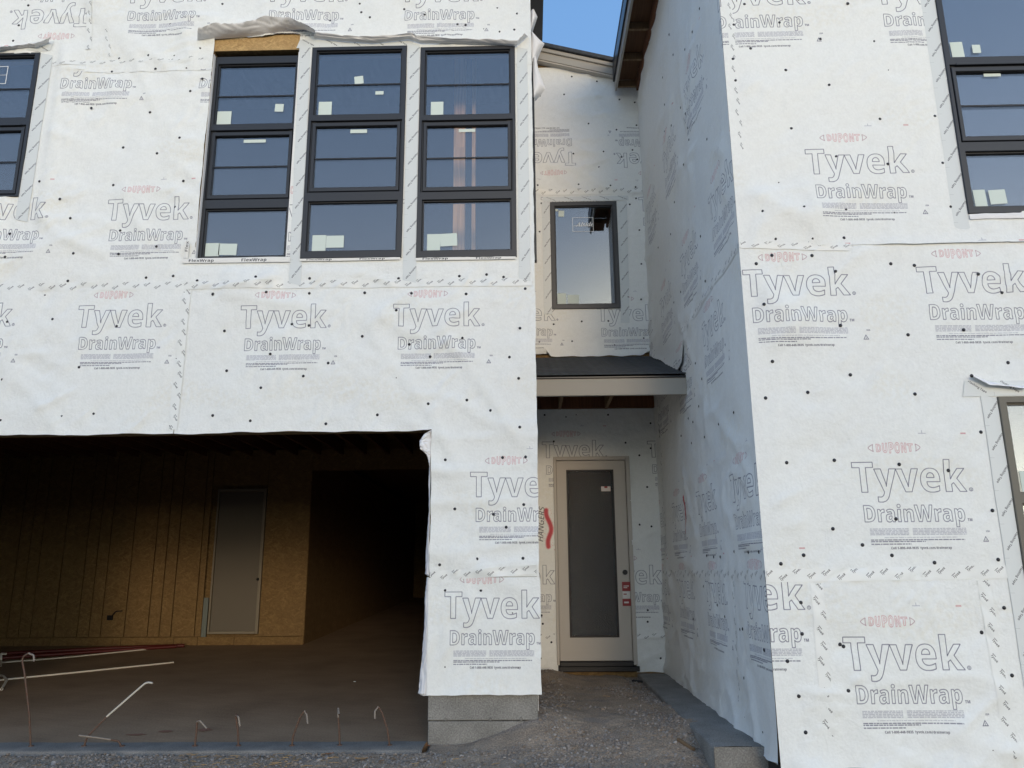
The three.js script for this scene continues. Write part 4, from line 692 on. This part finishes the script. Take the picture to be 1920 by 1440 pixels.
  { // torn flap over the lower window
    const H = [[1824, 704], [1850, 714], [1880, 722], [1925, 724]].map(([u, v]) => onZ(u, v, ZR + 0.015)), F = [[1824, 705], [1856, 722], [1888, 724], [1925, 729]].map(([u, v]) => onZ(u, v, ZR + 0.06));
    mesh('wrap_flap', surf(40, 6, (a, t) => { const q = along(H, a).lerp(along(F, a), t); q.z += 0.015 * Math.sin(t * 3) + 0.008 * nz(a * 9, t, 4); return q; }), M.wrapPlain, PW); }
  mesh('sill_flashing', strip(p, [3.43, 4.14], [4.5, 4.14], 0.045, { tile: 0.5, lift: 0.016 }), M.wrapPlain, PW);
  nailsOn(p, PW); nailsOn(s, PW);
  const zf = ZR + 0.03, Y = v => yAt(1850, v, zf - 0.04);
  windowUnit(PW, w1, zf, [[Y(391), Y(288), 'fixed'], [Y(258), Y(137), 'sash'], [Y(111), 6.85, 'fixed']], M.frame, { innerGlass: M.glassPlain, label: 'tall black window at the upper right', stickers: [[1781, 79, 1809, 108, 0.04], [1822, 84, 1840, 99], [1844, 138, 1877, 143], [1824, 356, 1852, 388, 0.03], [1853, 356, 1889, 382, 0.05]] });
  const yb = v => yAt(1900, v, zf - 0.04);
  windowUnit(PW, w2, zf, [[0.42, yb(945), 'fixed'], [yb(926), yb(757), 'fixed']], M.tan, { bars: 0, innerGlass: M.glassPlain, border: 0.055, label: 'taupe framed window at the lower right mirroring the evening sky', stickers: [[1911, 883, 1930, 924]], glass: M.glassPlain });
  // roof and open eave
  mesh('roof', bx(1.28, 8.9, 8.56, 8.66, -16.8, ZR + 0.4, 0.01), M.shingle, PW);
  const ev = group('eave', PW); const ye = 8.24, xo = 1.33;
  mesh('fascia_board', bx(xo - 0.03, xo, ye - 0.05, ye + 0.26, -10.0, ZR + 0.38, 0.004), M.fascia, ev);
  mesh('drip_edge', bx(xo - 0.055, xo - 0.031, ye + 0.10, ye + 0.29, -10.0, ZR + 0.4, 0.004), M.gutter, ev);
  mesh('wall_trim', bx(XS - 0.05, XS - 0.012, ye - 0.05, ye + 0.1, -10.0, ZR + 0.1, 0.004), M.darkWood, ev);
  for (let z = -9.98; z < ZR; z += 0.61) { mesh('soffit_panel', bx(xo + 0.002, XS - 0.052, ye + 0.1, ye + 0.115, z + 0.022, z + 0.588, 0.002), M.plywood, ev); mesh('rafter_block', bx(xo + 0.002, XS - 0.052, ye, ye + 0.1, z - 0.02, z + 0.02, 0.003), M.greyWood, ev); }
  mesh('foundation', bx(XS - 0.006, 8.4, -0.3, 0.232, -12, ZR + 0.006, 0.006), M.damp, PW);
}
// ------------------------------------------------------------------ low concrete wall by the entry
{
  const cw = thing('concrete_curb', 'low concrete curb wall along the foot of the shaded side wall', 'curb');
  const g = surf(10, 150, (u, v) => { const z = lerp(-6.0, -10.05, v), x0 = 1.275 + 0.008 * nz(2, z * 3, 1), P = [[x0 + 0.004, -0.2], [x0, 0.05], [x0, 0.2], [x0 + 0.002, 0.27], [x0 + 0.014, 0.283], [x0 + 0.06, 0.287], [x0 + 0.15, 0.289], [x0 + 0.25, 0.287], [x0 + 0.33, 0.286], [1.66, 0.284], [1.66, -0.2]][Math.round(u * 10)]; return new THREE.Vector3(P[0], P[1] + (u > 0.25 && u < 0.95 ? 0.006 * nz(P[0] * 9, z * 6, 2) : 0), z + 0.02 * nz(P[0] * 3, P[1] * 3, 1) * (v < 0.02 ? 1 : 0)); }, (u, v, q) => [q.x + q.y, q.z]);
  mesh('curb_body', g, M.concrete, cw);
  mesh('curb_end', surf(8, 8, (u, v) => new THREE.Vector3(lerp(1.279, 1.655, u), lerp(-0.2, 0.284, v), -5.997 + 0.006 * nz(u * 4, v * 4, 3) - 0.006 * (v > 0.9 || u < 0.1 ? 1 : 0))), M.concrete, cw);
}

// ------------------------------------------------------------------ bent bars in the slab lip
{
  const R = 0.0075, zb = -6.76, bar = (name, label, pts, mat, base) => { const o = thing(name, label, 'rebar', [0, 0, 0], undefined); o.position.copy(base); return o; };
  const defs = [
    ['tallest bent bar with a hooked top, farthest left in the slab lip', [[58, 1399, 0], [55, 1340, 0], [46, 1262, 0], [42, 1240, 0], [44, 1231, 0], [54, 1225, 0.01], [63, 1229, 0.02], [64, 1240, 0.03]], 0],
    ['long leaning bar with a pale upper half, second from the left', [[157, 1400, 0], [165, 1380, 0], [200, 1344, -0.05], [270, 1283, -0.1], [280, 1280, -0.1], [286, 1281, -0.1]], 0.42],
    ['low bar bent flat over the slab, beside the leaning bar', [[229, 1399, 0], [222, 1390, 0], [208, 1387, 0.02], [180, 1383, 0.05], [148, 1379, 0.08]], 0],
    ['short bar hooked to the right beside the orange paint marks', [[365, 1402, 0], [368, 1376, 0], [370, 1353, 0], [375, 1352, 0.01], [388, 1366, 0.02]], 0],
    ['short upright bar with its tip folded back, just right of the orange marks', [[447, 1401, 0], [446, 1370, 0], [442, 1340, 0], [447, 1344, 0.05], [450, 1362, 0.06]], 0],
    ['curved bar leaning right with a folded tip, middle of the row', [[547, 1400, 0], [550, 1380, 0], [562, 1346, 0], [571, 1333, 0], [575, 1340, 0.01], [577, 1357, 0.03]], 0],
    ['straight upright bar standing second from the concrete pier', [[637, 1397, 0], [636, 1370, 0], [634, 1345, 0], [634, 1328, 0], [636, 1340, 0.06]], 0],
    ['peaked bar leaning left, nearest to the concrete pier', [[731, 1393, 0], [726, 1366, 0], [716, 1336, 0], [709, 1325, 0], [703, 1334, 0.02], [703, 1348, 0.03]], 0],
  ];
  for (const [label, pts, pale] of defs) {
    const P = pts.map(([u, v, dz]) => onZ(u, v, zb + dz)); P[0].y = 0.14;
    const base = P[0].clone(); P.forEach(q => q.sub(base));
    const o = thing('rebar', label, 'rebar', base.toArray(), 'bent bars standing in the slab lip');
    const n = pale ? 3 : P.length;
    if (pale) { mesh('bar', tube(P.slice(0, 3), R, 20), M.rebar, o); mesh('pale_tip', tube(P.slice(2), R * 1.15, 24), M.rebarPale, o); }
    else { mesh('bar', tube(P, R, 40), M.rebar, o); const tip = P.slice(-3); mesh('bent_tip', tube(tip, R * 1.08, 16), M.barTip, o); }
    const collar = new THREE.TorusGeometry(0.016, 0.006, 6, 12); collar.rotateX(Math.PI / 2); collar.translate(0, 0.012, 0); mesh('collar', collar, M.rebar, o);
  }
}
// ------------------------------------------------------------------ things lying on the garage floor
const fy = z => 0.147 + 0.0273 * (-z - 6.87);
function onFloor(u, v, up = 0) { let y = 0.2, q; for (let k = 0; k < 12; k++) { q = onY(u, v, y + up); y = fy(q.z); } return q; }
{
  const pipe = (name, label, cat, pts, r, mat, grp) => {
    const P = pts.map(([u, v, up = r]) => onFloor(u, v, up)), base = P[0].clone(); base.y -= r; const o = thing(name, label, cat, base.toArray(), grp);
    P.forEach(q => q.sub(base)); mesh('pipe_body', tube(P, r, 40, 9), mat, o);
    for (const e of [0, P.length - 1]) { const g = new THREE.TorusGeometry(r * 0.95, r * 0.22, 6, 14), d = P[e].clone().sub(P[e ? e - 1 : 1]).normalize(); g.applyQuaternion(new THREE.Quaternion().setFromUnitVectors(new THREE.Vector3(0, 0, 1), d)); g.translate(P[e].x, P[e].y, P[e].z); mesh('pipe_end', g, mat, o); }
    return o;
  };
  pipe('plastic_pipe', 'long white plastic pipe lying farther back on the garage floor', 'pipe', [[-60, 1247], [120, 1233], [319, 1213]], 0.010, M.pvc, 'white pipes on the garage floor');
  pipe('plastic_pipe', 'long white plastic pipe lying nearer the front on the garage floor', 'pipe', [[-60, 1281], [140, 1261], [325, 1242]], 0.011, M.pvc, 'white pipes on the garage floor');
  pipe('red_hose', 'upper of the dark red hoses along the garage back wall', 'hose', [[-60, 1229], [100, 1221], [240, 1214], [345, 1210.5]], 0.028, M.redPipe, 'red hoses on the garage floor');
  pipe('red_hose', 'lower of the dark red hoses along the garage back wall', 'hose', [[-60, 1238], [90, 1228], [220, 1219], [330, 1212]], 0.026, M.redPipe, 'red hoses on the garage floor');
  pipe('bent_tube', 'short bent pale tube at the left edge of the garage floor', 'tube', [[-20, 1262], [6, 1268, 0.06], [12, 1276, 0.05], [3, 1292]], 0.014, M.pvc);
  pipe('upright_tube', 'short pale tube standing at the left edge of the garage', 'tube', [[1, 1248], [2, 1236, 0.14], [2, 1226, 0.2], [11, 1226, 0.2]], 0.014, M.pvc);
  // orange marking paint on the slab
  const op = (u, v, w, h, s) => { const c = onFloor(u, v); return surf(10, 4, (a, b) => { const x = c.x + (a - 0.5) * w + 0.02 * nz(b * 3, a * 3, s), z = c.z + (b - 0.5) * h * Math.sin(Math.PI * clamp(a, 0.08, 0.92)) + 0.015 * nz(a * 5, b, s); return new THREE.Vector3(x, fy(z) + 0.0045, z); }); };
  const mk = mesh('paint_mark', [op(384, 1369, 0.13, 0.13, 1), op(310, 1372, 0.12, 0.08, 2), op(255, 1378, 0.18, 0.07, 3)], std({ color: 0x86604c, roughness: 0.9 })); tag(mk, 'faded orange spray paint marks on the garage slab', 'paint mark');
  const ch = onFloor(665, 1278), bit = mesh('paper_scrap', bx(ch.x - 0.015, ch.x + 0.015, ch.y, ch.y + 0.004, ch.z - 0.01, ch.z + 0.01, 0.001), M.sticker); tag(bit, 'tiny white scrap lying alone on the garage floor', 'scrap');
}
// ------------------------------------------------------------------ debris on the ground
function onGround(u, v) { let y = 0.2, q; for (let k = 0; k < 25; k++) { q = onY(u, v, y); y = lerp(y, gh(q.x, q.z), 0.7); } return q; }
{
  const stick = (label, u0, v0, u1, v1, w, t, mat, name = 'wood_scrap') => { const a = onGround(u0, v0), b = onGround(u1, v1), d = b.clone().sub(a), L = d.length(); const o = thing(name, label, 'wood scrap', a.toArray()); const g = bx(0, L, 0.002, t, -w / 2, w / 2, 0.003); g.applyQuaternion(new THREE.Quaternion().setFromUnitVectors(new THREE.Vector3(1, 0, 0), d.normalize())); mesh('plank', g, mat, o); const e = bx(L * 0.02, L * 0.98, t, t + 0.003, -w * 0.3, w * 0.3, 0.001); e.applyQuaternion(new THREE.Quaternion().setFromUnitVectors(new THREE.Vector3(1, 0, 0), d)); mesh('split_face', e, mat, o); };
  stick('thin pale wooden stake lying on the gravel beside the curb', 1271, 1389, 1301, 1408, 0.03, 0.02, M.greyWood, 'wooden_stake');
  stick('weathered board lying flat below the front door sill', 1110, 1266, 1208, 1268, 0.07, 0.03, M.darkWood, 'wood_board');
  stick('dark offcut half buried right of the board by the door', 1186, 1279, 1209, 1281, 0.06, 0.025, M.blackMetal, 'dark_offcut');
  const leaf = (label, u, v, s, c, rot) => { const q = onGround(u, v), g = surf(8, 6, (a, b) => { const x = (a - 0.5) * 2, w = Math.sqrt(Math.max(0, 1 - x * x)) * 0.42 * (1 - 0.25 * x); return new THREE.Vector3(x * s, 0.006 + 0.12 * s * x * x + 0.1 * s * (b - 0.5) ** 2 * 4, (b - 0.5) * 2 * w * s).applyAxisAngle(new THREE.Vector3(0, 1, 0), rot); }); const o = mesh('dry_leaf', g, std({ color: c, roughness: 0.8 })); o.position.copy(q); o.position.y += 0.008; tag(o, label, 'leaf'); o.userData.group = 'dry leaves on the gravel'; };
  leaf('long tan leaf on the gravel left of the concrete pier', 677, 1427, 0.05, 0xa5835c, 0.1);
  leaf('small brown leaf left of the pier, right of the tan leaf', 715, 1431, 0.03, 0x7d5f42, 0.9);
  leaf('pale leaf at the bottom edge below the pier', 779, 1436, 0.03, 0xb39468, 0.5);
  leaf('tan leaf at the bottom edge just right of the pale leaf', 833, 1434, 0.03, 0xa7855a, 1.3);
  leaf('orange brown leaf against the foot of the pier', 803, 1402, 0.03, 0x8a5530, 2.2);
  leaf('orange leaf at the slab lip under the middle bars', 618, 1417, 0.034, 0x94623a, 0.4);
  { const q = onGround(610, 1411), g = mergeVertices(new THREE.IcosahedronGeometry(0.04, 2).deleteAttribute('normal').deleteAttribute('uv')), pp = g.attributes.position; for (let i = 0; i < pp.count; i++) { const k = 1 + 0.3 * nz(pp.getX(i) * 20, pp.getY(i) * 20, pp.getZ(i) * 20); pp.setXYZ(i, pp.getX(i) * k, pp.getY(i) * k * 0.8, pp.getZ(i) * k); } g.computeVertexNormals(); const o = mesh('stone', g, std({ color: 0x5c4436, roughness: 0.95 })); o.position.copy(q); o.position.y += 0.02; tag(o, 'fist sized reddish stone at the slab lip below the bars', 'stone'); }
  // straw and splinters in one scatter
  const straw = []; for (let k = 0; k < 160; k++) { const c = rnd() < 0.6 ? onGround(rr(340, 620), rr(1416, 1440)) : new THREE.Vector3(rr(-4, 1.2), 0, rr(-8.5, -6)); if (c.x < 0.08 && c.z < -6.58) continue; const L = rr(0.015, 0.09), a = rr(0, 6.3), y = gh(c.x, c.z) + 0.008; straw.push(tube([[c.x, y, c.z], [c.x + Math.cos(a) * L / 2, y + 0.004, c.z + Math.sin(a) * L / 2 + 0.003], [c.x + Math.cos(a) * L, y, c.z + Math.sin(a) * L]], rr(0.0012, 0.0028), 4, 4)); }
  const st = mesh('straw', straw, std({ color: 0xa78a62, roughness: 0.9 })); tag(st, 'scattered dry straw and splinters on the gravel', 'straw'); st.userData.kind = 'stuff';
}

// ------------------------------------------------------------------ across the street, seen in the window glass
{
  M.bark = std({ color: 0x4a3a2c, roughness: 0.95 });
  const leafG = new THREE.PlaneGeometry(0.42, 0.26); const leafM = phy({ color: 0x2d4420, roughness: 0.7, transmission: 0.3, thickness: 0, side: THREE.DoubleSide });
  const trees = [[17, 27, 6.0, 'round green street tree across the road, rightmost of its row'], [10, 27, 6.2, 'broad green tree across the road, right of the entry axis'], [3.5, 27, 6.8, 'dense green tree across the road, opposite the entry'], [-3, 24, 7.2, 'green tree across the road, opposite the concrete pier'], [-9, 25, 7.0, 'green tree across the road, opposite the garage'], [-15, 25, 6.8, 'green tree across the road, opposite the garage far end'], [-22, 25, 8.4, 'tall green tree across the road, second from the left'], [-30, 24, 8.6, 'dark green tree across the road, leftmost of its row'], [27, 25, 6.4, 'green tree across the road beyond the rightmost street tree']];
  for (const [x, z, h, label] of trees) {
    const o = thing('street_tree', label, 'tree', [x, -0.15, z], 'trees across the street');
    const tr = [new THREE.CylinderGeometry(0.1, 0.2, h * 0.55, 10).translate(0, h * 0.275, 0)];
    for (let k = 0; k < 7; k++) { const a = k * 0.9 + x, r = h * 0.2; tr.push(tube([[0, h * (0.3 + 0.03 * k), 0], [Math.cos(a) * r * 0.5, h * (0.45 + 0.03 * k), Math.sin(a) * r * 0.5], [Math.cos(a) * r, h * (0.58 + 0.04 * k), Math.sin(a) * r]], 0.045, 10, 6)); }
    mesh('trunk', tr, M.bark, o);
    const n = 3000, lv = [], d = new THREE.Object3D(), cl = []; for (let k = 0; k < 22; k++) { const a = rr(0, 6.3), e = rr(-0.6, 1.2), r = h * 0.26 * Math.cbrt(rnd()); cl.push([Math.cos(a) * Math.cos(e) * r * 1.25, h * 0.66 + Math.sin(e) * r, Math.sin(a) * Math.cos(e) * r * 1.25, rr(0.45, 0.9)]); }
    for (let i = 0; i < n; i++) { const c = cl[i % 22]; let v; do v = new THREE.Vector3(rr(-1, 1), rr(-1, 1), rr(-1, 1)); while (v.lengthSq() > 1); d.position.set(c[0] + v.x * c[3], c[1] + v.y * c[3], c[2] + v.z * c[3]); d.rotation.set(rr(0, 6), rr(0, 6), rr(0, 6)); d.scale.setScalar(rr(0.7, 1.3)); d.updateMatrix(); lv.push(leafG.clone().applyMatrix4(d.matrix)); }
    mesh('crown', lv, leafM, o);
  }
}
renderer.render(scene, camera);
